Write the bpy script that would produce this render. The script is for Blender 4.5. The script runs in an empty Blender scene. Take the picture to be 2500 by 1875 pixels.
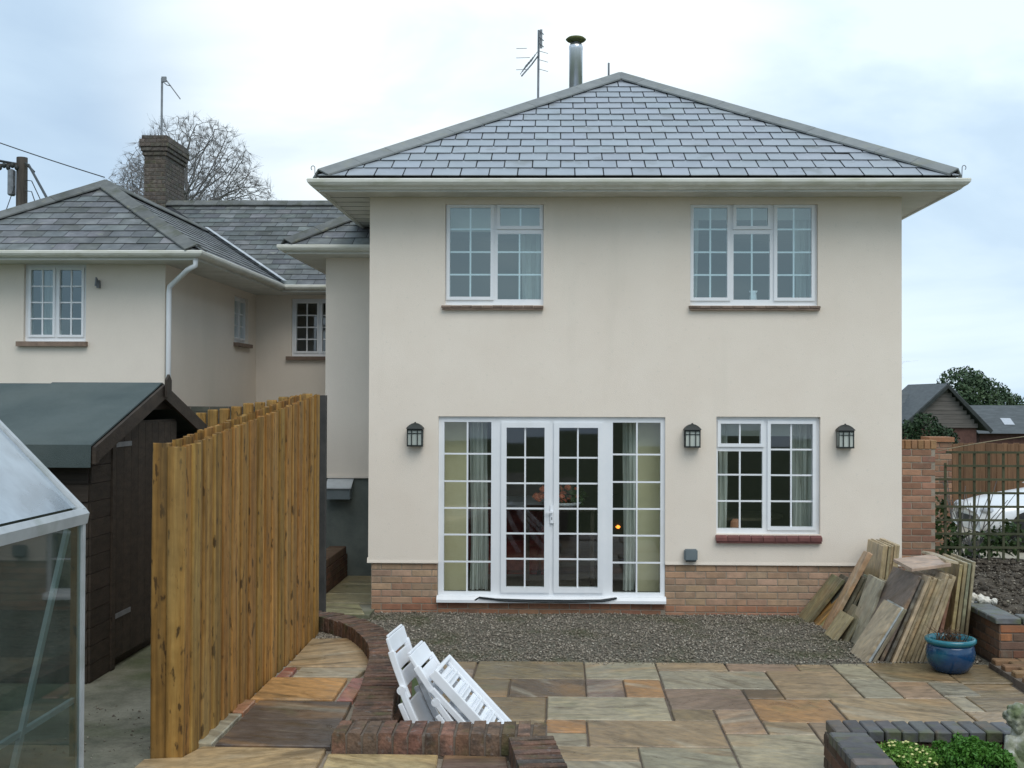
import bpy, bmesh, math, random
import numpy as np
from mathutils import Vector, Matrix, noise as mnoise
random.seed(7); RNG = np.random.default_rng(7)
R = math.radians; PI = math.pi
S = bpy.context.scene
COL = S.collection

# ------------------------------------------------------------------ camera
cam_data = bpy.data.cameras.new('camera'); cam = bpy.data.objects.new('camera', cam_data); COL.objects.link(cam)
cam_data.sensor_width = 36; cam_data.lens = 40.36; cam_data.shift_x = -0.0235
cam_data.clip_start = 0.05; cam_data.clip_end = 3000
cam.matrix_world = Matrix.Translation((0, -12.7, 2.38)) @ Matrix.Rotation(R(1.2), 4, 'Z') @ Matrix.Rotation(R(90.705), 4, 'X') @ Matrix.Rotation(0.0035, 4, 'Z')
S.camera = cam

# ------------------------------------------------------------------ sky, sun, exposure
SUN_EL, SUN_AZ = R(52), R(158)          # veiled sun high behind the camera, azimuth from +Y
W = bpy.data.worlds.new('World'); S.world = W; W.use_nodes = True
wn, wl = W.node_tree.nodes, W.node_tree.links
for n in list(wn): wn.remove(n)
sky = wn.new('ShaderNodeTexSky'); sky.sky_type = 'NISHITA'; sky.sun_disc = False
sky.sun_elevation = SUN_EL; sky.sun_rotation = SUN_AZ; sky.air_density = 1.0; sky.dust_density = 2.0
tc = wn.new('ShaderNodeTexCoord')
mp = wn.new('ShaderNodeMapping'); mp.inputs['Scale'].default_value = (1.0, 1.0, 2.2); mp.inputs['Location'].default_value = (0.35, 0.1, 0.55)
nz = wn.new('ShaderNodeTexNoise'); nz.inputs['Scale'].default_value = 2.6; nz.inputs['Detail'].default_value = 7; nz.inputs['Roughness'].default_value = .5; nz.inputs['Distortion'].default_value = .35
rp = wn.new('ShaderNodeValToRGB')
rp.color_ramp.elements[0].position = .34; rp.color_ramp.elements[0].color = (.40, .53, .68, 1)
rp.color_ramp.elements[1].position = .66; rp.color_ramp.elements[1].color = (.73, .85, .94, 1)
e = rp.color_ramp.elements.new(.5); e.color = (.51, .65, .785, 1)
# brighter cloud patch ahead of the camera, away from the sun
sd = Vector((math.sin(SUN_AZ)*math.cos(SUN_EL), math.cos(SUN_AZ)*math.cos(SUN_EL), math.sin(SUN_EL)))
glowdir = Vector((-.085, .93, .30)).normalized()
dp = wn.new('ShaderNodeVectorMath'); dp.operation = 'DOT_PRODUCT'; dp.inputs[1].default_value = glowdir
nrm = wn.new('ShaderNodeVectorMath'); nrm.operation = 'NORMALIZE'
mr = wn.new('ShaderNodeMapRange'); mr.interpolation_type = 'SMOOTHERSTEP'; mr.inputs['From Min'].default_value = .945; mr.inputs['From Max'].default_value = 1.0
nz2 = wn.new('ShaderNodeTexNoise'); nz2.inputs['Scale'].default_value = 4.2; nz2.inputs['Detail'].default_value = 5; nz2.inputs['Distortion'].default_value = .4
mr2 = wn.new('ShaderNodeMapRange'); mr2.inputs['From Min'].default_value = .28; mr2.inputs['From Max'].default_value = .62; mr2.inputs['To Min'].default_value = .35
mu = wn.new('ShaderNodeMath'); mu.operation = 'MULTIPLY'
mixc = wn.new('ShaderNodeMix'); mixc.data_type = 'RGBA'; mixc.inputs['B'].default_value = (.93, .99, .99, 1)
wl.new(tc.outputs['Generated'], mp.inputs['Vector']); wl.new(mp.outputs[0], nz.inputs['Vector']); wl.new(nz.outputs['Fac'], rp.inputs['Fac'])
wl.new(tc.outputs['Generated'], nrm.inputs[0]); wl.new(nrm.outputs[0], dp.inputs[0]); wl.new(dp.outputs['Value'], mr.inputs['Value'])
wl.new(mp.outputs[0], nz2.inputs['Vector']); wl.new(nz2.outputs['Fac'], mr2.inputs['Value'])
wl.new(mr.outputs[0], mu.inputs[0]); wl.new(mr2.outputs[0], mu.inputs[1])
wl.new(mu.outputs[0], mixc.inputs['Factor']); wl.new(rp.outputs['Color'], mixc.inputs['A'])
bg1 = wn.new('ShaderNodeBackground'); bg1.inputs['Strength'].default_value = .06
bg2 = wn.new('ShaderNodeBackground'); bg2.inputs['Strength'].default_value = 1.0
ms = wn.new('ShaderNodeMixShader'); ms.inputs[0].default_value = .93
wo = wn.new('ShaderNodeOutputWorld')
wl.new(sky.outputs[0], bg1.inputs[0]); wl.new(mixc.outputs['Result'], bg2.inputs[0])
wl.new(bg1.outputs[0], ms.inputs[1]); wl.new(bg2.outputs[0], ms.inputs[2]); wl.new(ms.outputs[0], wo.inputs[0])
sl = bpy.data.lights.new('sun', 'SUN'); sl.energy = 1.25; sl.angle = R(45); sl.color = (1, .96, .9)
so = bpy.data.objects.new('sun', sl); COL.objects.link(so); so.rotation_euler = (-sd).to_track_quat('-Z', 'Y').to_euler()
S.view_settings.view_transform = 'Standard'; S.view_settings.look = 'None'; S.view_settings.gamma = 1; S.view_settings.exposure = 0.40
S.view_settings.use_curve_mapping = False

# ------------------------------------------------------------------ object helpers (everything is given in world space)
WM = {}
def add(name, mesh, mat, parent=None, M=None, color=None, kind=None):
    o = bpy.data.objects.new(name, mesh); COL.objects.link(o)
    M = M.copy() if M is not None else Matrix.Identity(4)
    o.matrix_basis = M; WM[o.name] = M
    if parent is not None:
        o.parent = parent; o.matrix_parent_inverse = WM[parent.name].inverted()
    if mat is not None and mesh is not None and not mesh.materials: mesh.materials.append(mat)
    if color is not None: o.color = (*color, 1)
    if kind: o['kind'] = kind
    return o
def thing(name, label, cat, loc=(0, 0, 0), group=None):
    o = add(name, None, None, None, Matrix.Translation(loc))
    return tag(o, label, cat, group)
def tag(o, label, cat, group=None):
    o['label'] = label; o['category'] = cat
    if group: o['group'] = group
    return o
T = lambda x, y, z: Matrix.Translation((x, y, z))
def frame(o, x, y, z):
    m = Matrix.Identity(4)
    for i, a in enumerate((x, y, z)):
        for k in range(3): m[k][i] = a[k]
    for k in range(3): m[k][3] = o[k]
    return m
def jit(c, a=.1):
    f = 1+random.uniform(-a, a)
    return tuple(max(0, q*f*(1+random.uniform(-a, a)*.3)) for q in c)

class MB:
    def __init__(s): s.v = []; s.f = []
    def add(s, vs, fs):
        b = len(s.v); s.v += [tuple(p) for p in vs]; s.f += [tuple(i+b for i in f) for f in fs]; return s
    def box(s, x0, x1, y0, y1, z0, z1):
        return s.add([(x0,y0,z0),(x1,y0,z0),(x1,y1,z0),(x0,y1,z0),(x0,y0,z1),(x1,y0,z1),(x1,y1,z1),(x0,y1,z1)],
                     [(0,3,2,1),(4,5,6,7),(0,1,5,4),(1,2,6,5),(2,3,7,6),(3,0,4,7)])
    def prism(s, poly, vec):
        n = len(poly); a = [Vector(p) for p in poly]; v = Vector(vec)
        return s.add(a+[p+v for p in a], [tuple(range(n))[::-1], tuple(range(n, 2*n))]+[(i, (i+1) % n, n+(i+1) % n, n+i) for i in range(n)])
    def tube(s, pts, r, n=8, cap=True):
        pts = [Vector(p) for p in pts]; rs = r if isinstance(r, (list, tuple)) else [r]*len(pts)
        up = None; vs = []; m = len(pts)
        for i, p in enumerate(pts):
            d = (pts[min(i+1, m-1)]-pts[max(i-1, 0)]); d.normalize()
            if up is None: up = d.orthogonal().normalized()
            up = (up-d*up.dot(d)); up = up.normalized() if up.length > 1e-6 else d.orthogonal().normalized()
            w = d.cross(up)
            vs += [p+(up*math.cos(2*PI*k/n)+w*math.sin(2*PI*k/n))*rs[i] for k in range(n)]
        fs = [(i*n+k, i*n+(k+1) % n, (i+1)*n+(k+1) % n, (i+1)*n+k) for i in range(m-1) for k in range(n)]
        if cap: fs += [tuple(range(n))[::-1], tuple((m-1)*n+k for k in range(n))]
        return s.add(vs, fs)
    def lathe(s, prof, n=24, c=(0, 0, 0), cap=True):
        vs = [(c[0]+r*math.cos(2*PI*k/n), c[1]+r*math.sin(2*PI*k/n), c[2]+z) for r, z in prof for k in range(n)]
        m = len(prof)
        fs = [(i*n+k, i*n+(k+1) % n, (i+1)*n+(k+1) % n, (i+1)*n+k) for i in range(m-1) for k in range(n)]
        if cap: fs += [tuple(range(n))[::-1], tuple((m-1)*n+k for k in range(n))]
        return s.add(vs, fs)
    def ball(s, c, r, nu=10, nv=6, sq=(1, 1, 1), wob=0, seed=0):
        vs = []
        for j in range(nv+1):
            th = PI*j/nv
            for k in range(nu):
                ph = 2*PI*k/nu
                d = Vector((math.sin(th)*math.cos(ph), math.sin(th)*math.sin(ph), math.cos(th)))
                q = r*(1+wob*mnoise.noise(d*2.3+Vector((seed, seed*.7, 0))))
                vs.append((c[0]+d.x*q*sq[0], c[1]+d.y*q*sq[1], c[2]+d.z*q*sq[2]))
        return s.add(vs, [(j*nu+k, (j+1)*nu+k, (j+1)*nu+(k+1) % nu, j*nu+(k+1) % nu) for j in range(nv) for k in range(nu)])
    def mesh(s, name, smooth=False):
        me = bpy.data.meshes.new(name); me.from_pydata(s.v, [], s.f); me.update()
        if smooth:
            for p in me.polygons: p.use_smooth = True
        return me
    def build(s, name, mat, parent=None, smooth=False, M=None, color=None, kind=None):
        return add(name, s.mesh(name, smooth), mat, parent, M, color, kind)

def cbox_mesh(name, sx, sy, sz, ch=.004, jitter=0, seed=0, seg=1):
    bm = bmesh.new(); bmesh.ops.create_cube(bm, size=1)
    for v in bm.verts: v.co = Vector((v.co.x*sx, v.co.y*sy, v.co.z*sz))
    bmesh.ops.bevel(bm, geom=list(bm.edges), offset=ch, segments=seg, affect='EDGES')
    if jitter:
        rr = random.Random(seed)
        for v in bm.verts: v.co += Vector((rr.uniform(-1, 1), rr.uniform(-1, 1), rr.uniform(-1, 1)))*jitter
    me = bpy.data.meshes.new(name); bm.to_mesh(me); bm.free(); return me
def area2(p): return sum(p[i][0]*p[(i+1) % len(p)][1]-p[(i+1) % len(p)][0]*p[i][1] for i in range(len(p)))
def clip(poly, clipper):
    if area2(clipper) < 0: clipper = clipper[::-1]
    out = list(poly)
    for i in range(len(clipper)):
        a, b = clipper[i], clipper[(i+1) % len(clipper)]
        ins = lambda p: (b[0]-a[0])*(p[1]-a[1])-(b[1]-a[1])*(p[0]-a[0])
        new = []
        for k in range(len(out)):
            p, q = out[k], out[(k+1) % len(out)]; ip, iq = ins(p), ins(q)
            if ip >= 0: new.append(p)
            if (ip >= 0) != (iq >= 0):
                t = ip/(ip-iq); new.append((p[0]+t*(q[0]-p[0]), p[1]+t*(q[1]-p[1])))
        out = new
        if len(out) < 3: return []
    return out
def inset(poly, d):
    if area2(poly) < 0: poly = poly[::-1]
    n = len(poly); res = []
    for i in range(n):
        p0, p1, p2 = Vector(poly[i-1]), Vector(poly[i]), Vector(poly[(i+1) % n])
        d1 = (p1-p0).normalized(); d2 = (p2-p1).normalized()
        n1 = Vector((-d1.y, d1.x)); n2 = Vector((-d2.y, d2.x))
        b = n1+n2; k = max(.35, 1+n1.dot(n2))
        res.append(tuple(p1+b*(d/k)))
    return res
def slab_mesh(name, poly, z0, z1, ch=.006, sub=0):
    if area2(poly) < 0: poly = poly[::-1]
    top = inset(poly, ch); n = len(poly); mb = MB()
    vs = [(x, y, z0) for x, y in (inset(poly, sub) if sub else poly)]+[(x, y, z1-ch) for x, y in poly]+[(x, y, z1) for x, y in top]
    fs = [tuple(range(n))[::-1]]+[(i, (i+1) % n, n+(i+1) % n, n+i) for i in range(n)]+[(n+i, n+(i+1) % n, 2*n+(i+1) % n, 2*n+i) for i in range(n)]+[tuple(range(2*n, 3*n))]
    return mb.add(vs, fs).mesh(name)

# ------------------------------------------------------------------ materials
MATS = {}
def pmat(name, cols, scale=6, rough=.6, stretch=(1, 1, 1), bump=0, bscale=40, detail=6, objcol=False, rnd=0, coord='O', spec=.4,
         metal=0, lo=.35, hi=.65, stains=(), rvar=0, bdist=.01, fine=0, distort=0, rot=False):
    m = bpy.data.materials.new(name); m.use_nodes = True; MATS[name] = m
    N, L = m.node_tree.nodes, m.node_tree.links; bs = N['Principled BSDF']
    bs.inputs['Roughness'].default_value = rough; bs.inputs['Metallic'].default_value = metal; bs.inputs['Specular IOR Level'].default_value = spec
    oi = N.new('ShaderNodeObjectInfo')
    if coord == 'O':
        t = N.new('ShaderNodeTexCoord'); ad = N.new('ShaderNodeVectorMath'); ad.operation = 'MULTIPLY_ADD'
        ad.inputs[0].default_value = (1, 1, 1); cb = N.new('ShaderNodeCombineXYZ')
        sc = N.new('ShaderNodeMath'); sc.operation = 'MULTIPLY'; sc.inputs[1].default_value = 57.0
        L.new(oi.outputs['Random'], sc.inputs[0])
        for i in range(3): L.new(sc.outputs[0], cb.inputs[i])
        va = N.new('ShaderNodeVectorMath'); va.operation = 'ADD'; L.new(t.outputs['Object'], va.inputs[0]); L.new(cb.outputs[0], va.inputs[1]); src = va.outputs[0]
        N.remove(ad)
    else:
        g = N.new('ShaderNodeNewGeometry'); src = g.outputs['Position']
    if rot:
        vr = N.new('ShaderNodeVectorRotate'); vr.rotation_type = 'Z_AXIS'; rm_ = N.new('ShaderNodeMapRange'); rm_.inputs['To Min'].default_value = -.7; rm_.inputs['To Max'].default_value = .9
        L.new(oi.outputs['Random'], rm_.inputs['Value']); L.new(rm_.outputs[0], vr.inputs['Angle']); L.new(src, vr.inputs['Vector']); src = vr.outputs[0]
    mpn = N.new('ShaderNodeMapping'); mpn.inputs['Scale'].default_value = stretch; L.new(src, mpn.inputs['Vector']); vec = mpn.outputs[0]
    nz = N.new('ShaderNodeTexNoise'); nz.inputs['Scale'].default_value = scale; nz.inputs['Detail'].default_value = detail; nz.inputs['Roughness'].default_value = .62; nz.inputs['Distortion'].default_value = distort
    L.new(vec, nz.inputs['Vector'])
    r = N.new('ShaderNodeValToRGB'); cr = r.color_ramp; k = len(cols)
    cr.elements[0].position = lo; cr.elements[0].color = (*cols[0], 1)
    cr.elements[1].position = hi; cr.elements[1].color = (*cols[-1], 1)
    for i in range(1, k-1): e = cr.elements.new(lo+(hi-lo)*i/(k-1)); e.color = (*cols[i], 1)
    L.new(nz.outputs['Fac'], r.inputs['Fac']); c = r.outputs['Color']
    def mix(a, b, fac, mode='MIX'):
        x = N.new('ShaderNodeMix'); x.data_type = 'RGBA'; x.blend_type = mode
        for s_, v in (('A', a), ('B', b), ('Factor', fac)):
            if hasattr(v, 'is_output') or hasattr(v, 'links'): L.new(v, x.inputs[s_])
            else: x.inputs[s_].default_value = v
        return x.outputs['Result']
    if objcol: c = mix(c, oi.outputs['Color'], 1.0, 'MULTIPLY')
    for (scol, ss, sl_, sh, amt, sst) in stains:
        mm = N.new('ShaderNodeMapping'); mm.inputs['Scale'].default_value = sst; mm.inputs['Location'].default_value = (3.1*ss, 7.7, 1.3); L.new(src, mm.inputs['Vector'])
        n2 = N.new('ShaderNodeTexNoise'); n2.inputs['Scale'].default_value = ss; n2.inputs['Detail'].default_value = 5; n2.inputs['Distortion'].default_value = distort*.5; L.new(mm.outputs[0], n2.inputs['Vector'])
        q = N.new('ShaderNodeMapRange'); q.inputs['From Min'].default_value = sl_; q.inputs['From Max'].default_value = sh; q.inputs['To Max'].default_value = amt; L.new(n2.outputs['Fac'], q.inputs['Value'])
        c = mix(c, (*scol, 1), q.outputs[0])
    if rnd:
        hs = N.new('ShaderNodeHueSaturation'); q = N.new('ShaderNodeMapRange'); q.inputs['To Min'].default_value = 1-rnd; q.inputs['To Max'].default_value = 1+rnd
        L.new(oi.outputs['Random'], q.inputs['Value']); L.new(q.outputs[0], hs.inputs['Value']); L.new(c, hs.inputs['Color']); c = hs.outputs['Color']
    if fine:
        n4 = N.new('ShaderNodeTexNoise'); n4.inputs['Scale'].default_value = bscale*1.7; n4.inputs['Detail'].default_value = 3; L.new(src, n4.inputs['Vector'])
        q = N.new('ShaderNodeMapRange'); q.inputs['From Min'].default_value = .3; q.inputs['From Max'].default_value = .7; q.inputs['To Min'].default_value = 1-fine; q.inputs['To Max'].default_value = 1+fine; L.new(n4.outputs['Fac'], q.inputs['Value'])
        hs = N.new('ShaderNodeHueSaturation'); L.new(q.outputs[0], hs.inputs['Value']); L.new(c, hs.inputs['Color']); c = hs.outputs['Color']
    L.new(c, bs.inputs['Base Color'])
    if rvar:
        q = N.new('ShaderNodeMapRange'); q.inputs['To Min'].default_value = max(.05, rough-rvar); q.inputs['To Max'].default_value = min(1, rough+rvar); L.new(nz.outputs['Fac'], q.inputs['Value']); L.new(q.outputs[0], bs.inputs['Roughness'])
    if bump:
        n3 = N.new('ShaderNodeTexNoise'); n3.inputs['Scale'].default_value = bscale; n3.inputs['Detail'].default_value = 5; L.new(vec, n3.inputs['Vector'])
        b = N.new('ShaderNodeBump'); b.inputs['Strength'].default_value = bump; b.inputs['Distance'].default_value = bdist; L.new(n3.outputs['Fac'], b.inputs['Height']); L.new(b.outputs[0], bs.inputs['Normal'])
    return m
def glass_mat(name, tint, refl, rough=.02, dirt=0, dirtcol=(.2, .22, .2), gcol=(1, 1, 1)):
    m = bpy.data.materials.new(name); m.use_nodes = True; N, L = m.node_tree.nodes, m.node_tree.links
    N.remove(N['Principled BSDF']); out = N['Material Output']
    tr = N.new('ShaderNodeBsdfTransparent'); tr.inputs[0].default_value = (*tint, 1)
    gl = N.new('ShaderNodeBsdfGlossy'); gl.inputs['Roughness'].default_value = rough; gl.inputs[0].default_value = (*gcol, 1)
    fr = N.new('ShaderNodeLayerWeight'); fr.inputs['Blend'].default_value = .5; pw = N.new('ShaderNodeMath'); pw.operation = 'POWER'; pw.inputs[1].default_value = 5.0; L.new(fr.outputs['Facing'], pw.inputs[0])
    ad = N.new('ShaderNodeMath'); ad.operation = 'MULTIPLY_ADD'; ad.inputs[1].default_value = .9; ad.inputs[2].default_value = .04+refl; ad.use_clamp = True; L.new(pw.outputs[0], ad.inputs[0])
    base = tr.outputs[0]
    if dirt:
        df = N.new('ShaderNodeBsdfDiffuse'); df.inputs[0].default_value = (*dirtcol, 1)
        t = N.new('ShaderNodeNewGeometry'); nz = N.new('ShaderNodeTexNoise'); nz.inputs['Scale'].default_value = 5; nz.inputs['Detail'].default_value = 6; L.new(t.outputs['Position'], nz.inputs['Vector'])
        q = N.new('ShaderNodeMapRange'); q.inputs['From Min'].default_value = .3; q.inputs['From Max'].default_value = .7; q.inputs['To Min'].default_value = dirt*.6; q.inputs['To Max'].default_value = dirt*1.3; L.new(nz.outputs['Fac'], q.inputs['Value'])
        x = N.new('ShaderNodeMixShader'); L.new(q.outputs[0], x.inputs[0]); L.new(base, x.inputs[1]); L.new(df.outputs[0], x.inputs[2]); base = x.outputs[0]
    x = N.new('ShaderNodeMixShader'); L.new(ad.outputs[0], x.inputs[0]); L.new(base, x.inputs[1]); L.new(gl.outputs[0], x.inputs[2]); L.new(x.outputs[0], out.inputs[0])
    return m
WH = (1, 1, 1)
m_render = pmat('cream_render', [(.785, .69, .585), (.82, .73, .625)], 1.3, .9, coord='W', bump=.5, bscale=130, bdist=.006, fine=.06, spec=.2,
                stains=[((.70, .625, .535), .7, .5, .75, .35, (1, 1, .35)), ((.58, .54, .45), 2.4, .62, .82, .25, (1, 1, .12)), ((.62, .58, .50), 26, .62, .72, .25, (1, 1, 1))])
m_render2 = pmat('old_cream_render', [(.745, .665, .575), (.785, .705, .61)], 1.1, .9, coord='W', bump=.4, bscale=120, bdist=.005, fine=.06, spec=.2,
                 stains=[((.60, .56, .47), .9, .54, .77, .35, (1, 1, .2))])
m_darkplinth = pmat('dark_grey_green_plinth', [(.10, .12, .11), (.15, .17, .155)], 3, .8, coord='W', bump=.3, bscale=80)  # plinth colour much darker than the render above it
m_upvc = pmat('white_upvc', [(.76, .78, .80), (.82, .83, .84)], 3, .35, coord='W', spec=.5, stains=[((.62, .63, .58), 2.5, .6, .8, .35, (1, 1, .6))])
m_gutter = pmat('weathered_white_gutter', [(.64, .63, .56), (.74, .73, .66)], 2.5, .5, coord='W', stretch=(1, 1, 4), bump=.1,
                stains=[((.40, .40, .25), 2.0, .52, .74, .6, (1.4, 1, 7)), ((.50, .48, .38), 5, .55, .7, .4, (1, 1, 2))])
m_soffit = pmat('white_soffit', [(.60, .60, .56), (.70, .70, .66)], 2, .6, coord='W', stains=[((.42, .42, .36), 3, .5, .75, .5, (1, 1, 1))])
m_slate = pmat('new_slate', [(.285, .31, .335), (.33, .355, .38)], 5, .42, objcol=True, rnd=.045, bump=.2, bscale=30, bdist=.004, spec=.6, rvar=.1, stains=[((.17, .18, .165), 3, .62, .72, .5, (1, 1, 1))])
m_slate_old = pmat('mossy_slate', [(.10, .106, .108), (.135, .142, .144), (.18, .187, .188)], 4, .6, objcol=True, rnd=.2, bump=.4, bscale=30, bdist=.006, spec=.4,
                   stains=[((.055, .06, .048), 1.1, .50, .66, .8, (1, 1, 1)), ((.24, .25, .2), 9, .62, .7, .5, (1, 1, 1))])
m_under = pmat('roof_underlay', [(.02, .022, .025), (.035, .037, .04)], 5, .9, coord='W')
m_hip = pmat('hip_tile_grey', [(.17, .18, .178), (.22, .23, .222)], 5, .6, rnd=.12, bump=.25, bscale=50, stains=[((.22, .22, .15), 6, .58, .75, .5, (1, 1, 1))])
m_hip_old = pmat('mossy_hip_tile', [(.095, .10, .095), (.14, .145, .138)], 5, .7, rnd=.15, bump=.3, bscale=50, stains=[((.06, .065, .04), 4, .5, .68, .7, (1, 1, 1)), ((.22, .21, .14), 9, .6, .72, .5, (1, 1, 1))])
m_brick = pmat('brick_clay', [(.78, .78, .78), (1.05, 1.02, 1.0)], 9, .85, objcol=True, rnd=.12, bump=.5, bscale=70, bdist=.006, spec=.25, stains=[((.16, .15, .11), 7, .56, .75, .45, (1, 1, 1))])
m_brick_old = pmat('weathered_brick', [(.70, .68, .66), (1.1, 1.05, 1.0)], 16, .9, objcol=True, rnd=.12, bump=.9, bscale=45, bdist=.01, spec=.25, fine=.18,
                    stains=[((.055, .045, .038), 11, .48, .64, .7, (1, 1, 1)), ((.22, .20, .185), 23, .60, .70, .5, (1, 1, 1)), ((.075, .085, .03), 6, .56, .70, .55, (1, 1, 1))])
m_mortar = pmat('mortar', [(.26, .215, .165), (.35, .295, .23)], 14, .95, coord='W', bump=.4, bscale=120)
m_mortar_d = pmat('dark_mortar', [(.11, .085, .065), (.17, .135, .105)], 14, .95, coord='W', bump=.4, bscale=120)
m_stone = pmat('sandstone_flag', [(.70, .66, .60), (.97, .95, .92), (1.2, 1.12, .98)], 3.2, .34, stretch=(1, 2.6, 1), objcol=True, bump=.6, bscale=9, bdist=.014, fine=.17, spec=.55, lo=.33, hi=.68, distort=1.6, rot=True,
               stains=[((.10, .07, .04), 2.6, .54, .68, .65, (.55, 2.6, 1)), ((.42, .23, .09), 1.5, .57, .74, .5, (.6, 1.8, 1)), ((.44, .40, .30), 2.0, .58, .74, .5, (.5, 2.4, 1)), ((.14, .15, .06), 3.1, .60, .78, .4, (1, 1, 1))], rvar=.2)
m_bluebrick = pmat('blue_brick', [(.75, .75, .76), (1.1, 1.1, 1.1)], 9, .6, objcol=True, rnd=.2, bump=.5, bscale=50, bdist=.006, stains=[((.10, .115, .04), 6, .54, .68, .7, (1, 1, 1)), ((.15, .10, .06), 9, .58, .7, .5, (1, 1, 1))])
m_concrete = pmat('old_concrete', [(.10, .10, .07), (.18, .17, .125), (.25, .235, .18)], 2.2, .85, coord='W', bump=.5, bscale=35, fine=.12, stains=[((.075, .09, .035), 1.4, .46, .64, .8, (1, 1, 1)), ((.08, .07, .055), 6, .6, .72, .6, (1, 1, 1))])
m_soil = pmat('dark_soil', [(.035, .028, .02), (.075, .06, .043), (.12, .10, .075)], 14, .95, coord='W', bump=1, bscale=40, bdist=.03)
m_grit = pmat('gravel_bed', [(.07, .065, .048), (.13, .12, .09), (.20, .185, .15)], 30, .9, coord='W', bump=.8, bscale=60, bdist=.02, stains=[((.07, .085, .03), 1.7, .52, .68, .7, (1, 1, 1))])
def stone_mat(name, cols, moss=0):
    m = pmat(name, cols, 47, .6, coord='W', spec=.4, detail=1, lo=.3, hi=.72, stains=[((.095, .09, .035), 1.7, .50, .66, moss, (1, 1, 1))] if moss else ())
    return m
m_gravel = stone_mat('gravel_stones', [(.085, .07, .055), (.17, .145, .115), (.26, .22, .165), (.55, .50, .42)], .45)
m_wood = pmat('fence_timber', [(.215, .108, .028), (.315, .168, .045), (.40, .232, .072)], 3.0, .75, stretch=(6, 6, .35), objcol=True, rnd=.16, bump=.5, bscale=9, bdist=.01, fine=.12, spec=.25,
              stains=[((.06, .032, .012), 5.5, .602, .67, .9, (5, 5, 1.8)), ((.22, .165, .075), 1.6, .5, .75, .5, (4, 4, .5)), ((.10, .058, .022), 3, .52, .72, .6, (9, 9, .3))])
m_woodold = pmat('grey_timber', [(.20, .16, .10), (.30, .25, .16)], 3, .85, stretch=(5, 5, .4), rnd=.15, bump=.4, bscale=12)
m_shed = pmat('creosoted_board', [(.028, .02, .014), (.05, .036, .025)], 3, .75, coord='W', stretch=(.6, 3, 8), bump=.4, bscale=12, rnd=.15)
m_felt = pmat('green_felt', [(.058, .078, .076), (.085, .107, .103)], 2, .95, coord='W', bump=.6, bscale=220, fine=.22, stains=[((.10, .118, .108), 1.2, .5, .75, .5, (1, 1, 1))])
m_alu = pmat('greenhouse_aluminium', [(.42, .44, .45), (.56, .58, .59)], 4, .5, coord='W', metal=.35, stains=[((.28, .31, .27), 4, .52, .7, .6, (1, 1, 1))])
m_trellis = pmat('green_stained_timber', [(.045, .05, .025), (.085, .085, .045)], 4, .85, coord='W', bump=.3)
m_fencebrown = pmat('brown_fence_board', [(.12, .066, .034), (.19, .105, .055)], 3, .85, stretch=(5, 5, .4), rnd=.25, bump=.3, bscale=12)
m_black = pmat('black_metal', [(.018, .022, .02), (.03, .036, .033)], 5, .6, coord='W')
m_frost = pmat('frosted_lamp_glass', [(.42, .46, .42), (.55, .58, .52)], 3, .25, coord='W')
m_grey = pmat('grey_plastic', [(.13, .16, .17), (.17, .20, .21)], 4, .5, coord='W')
m_cable = pmat('black_rubber', [(.015, .02, .022), (.03, .035, .037)], 6, .5, coord='W')
m_steel = pmat('stainless_flue', [(.55, .56, .58), (.68, .69, .70)], 3, .28, coord='W', metal=.9)
m_galv = pmat('galvanised_metal', [(.16, .17, .18), (.26, .27, .28)], 6, .5, coord='W', metal=.4)
m_bark = pmat('hazed_bark', [(.17, .16, .155), (.24, .225, .215)], 3, .9, coord='W')  # bark lightened to put distance haze into its colour
m_pole = pmat('utility_pole_timber', [(.05, .042, .035), (.10, .085, .07)], 4, .85, coord='W', stretch=(5, 5, .4))
m_plastic = pmat('white_resin', [(.80, .82, .85), (.86, .87, .89)], 3, .38, coord='W', spec=.5, stains=[((.55, .56, .50), 5, .6, .8, .35, (1, 1, 1))])
m_glaze = pmat('blue_glaze', [(.003, .03, .085), (.006, .05, .13)], 5, .16, coord='W', spec=.7, stains=[((.015, .16, .17), 3, .55, .75, .6, (1, 1, 1))])
m_teal = pmat('teal_glaze', [(.008, .115, .16), (.012, .17, .21)], 5, .16, coord='W', spec=.7)
m_leaf_a = pmat('hazed_evergreen_leaf', [(.022, .045, .022), (.05, .085, .04), (.085, .125, .06)], .9, .65, coord='W', spec=.3, fine=.3, bscale=6)  # leaf greens lifted, distance haze is mixed into the colour
m_leaf_b = pmat('dark_shrub_leaf', [(.01, .026, .01), (.03, .058, .02)], 1.6, .6, coord='W', spec=.3)
m_leaf_c = pmat('bright_rockery_leaf', [(.05, .13, .015), (.11, .24, .03), (.20, .32, .07)], 22, .6, coord='W', spec=.3)
m_leaf_d = pmat('grass_green_leaf', [(.035, .12, .012), (.08, .20, .025)], 22, .6, coord='W', spec=.3)
m_leaf_e = pmat('ivy_leaf', [(.03, .06, .015), (.08, .13, .04)], 6, .6, coord='W', spec=.3)
m_petal = pmat('pale_yellow_petal', [(.55, .52, .16), (.65, .62, .3)], 20, .6, coord='W')
m_statue = pmat('weathered_stone', [(.16, .17, .11), (.28, .28, .21), (.42, .42, .37)], 14, .9, coord='W', bump=.6, bscale=60, stains=[((.09, .12, .04), 7, .5, .65, .8, (1, 1, 1))])
m_plaster = pmat('white_plaster', [(.62, .58, .49), (.72, .69, .62)], 9, .8, coord='W', bump=.4, bscale=60, stains=[((.40, .33, .22), 12, .58, .72, .5, (1, 1, 1))])
m_grass = pmat('rough_grass', [(.05, .075, .025), (.09, .11, .045)], 3, .95, coord='W', bump=.5, bscale=30)
m_drive = pmat('pale_driveway', [(.30, .27, .21), (.40, .37, .30)], 6, .95, coord='W', bump=.4, bscale=60)
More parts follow.
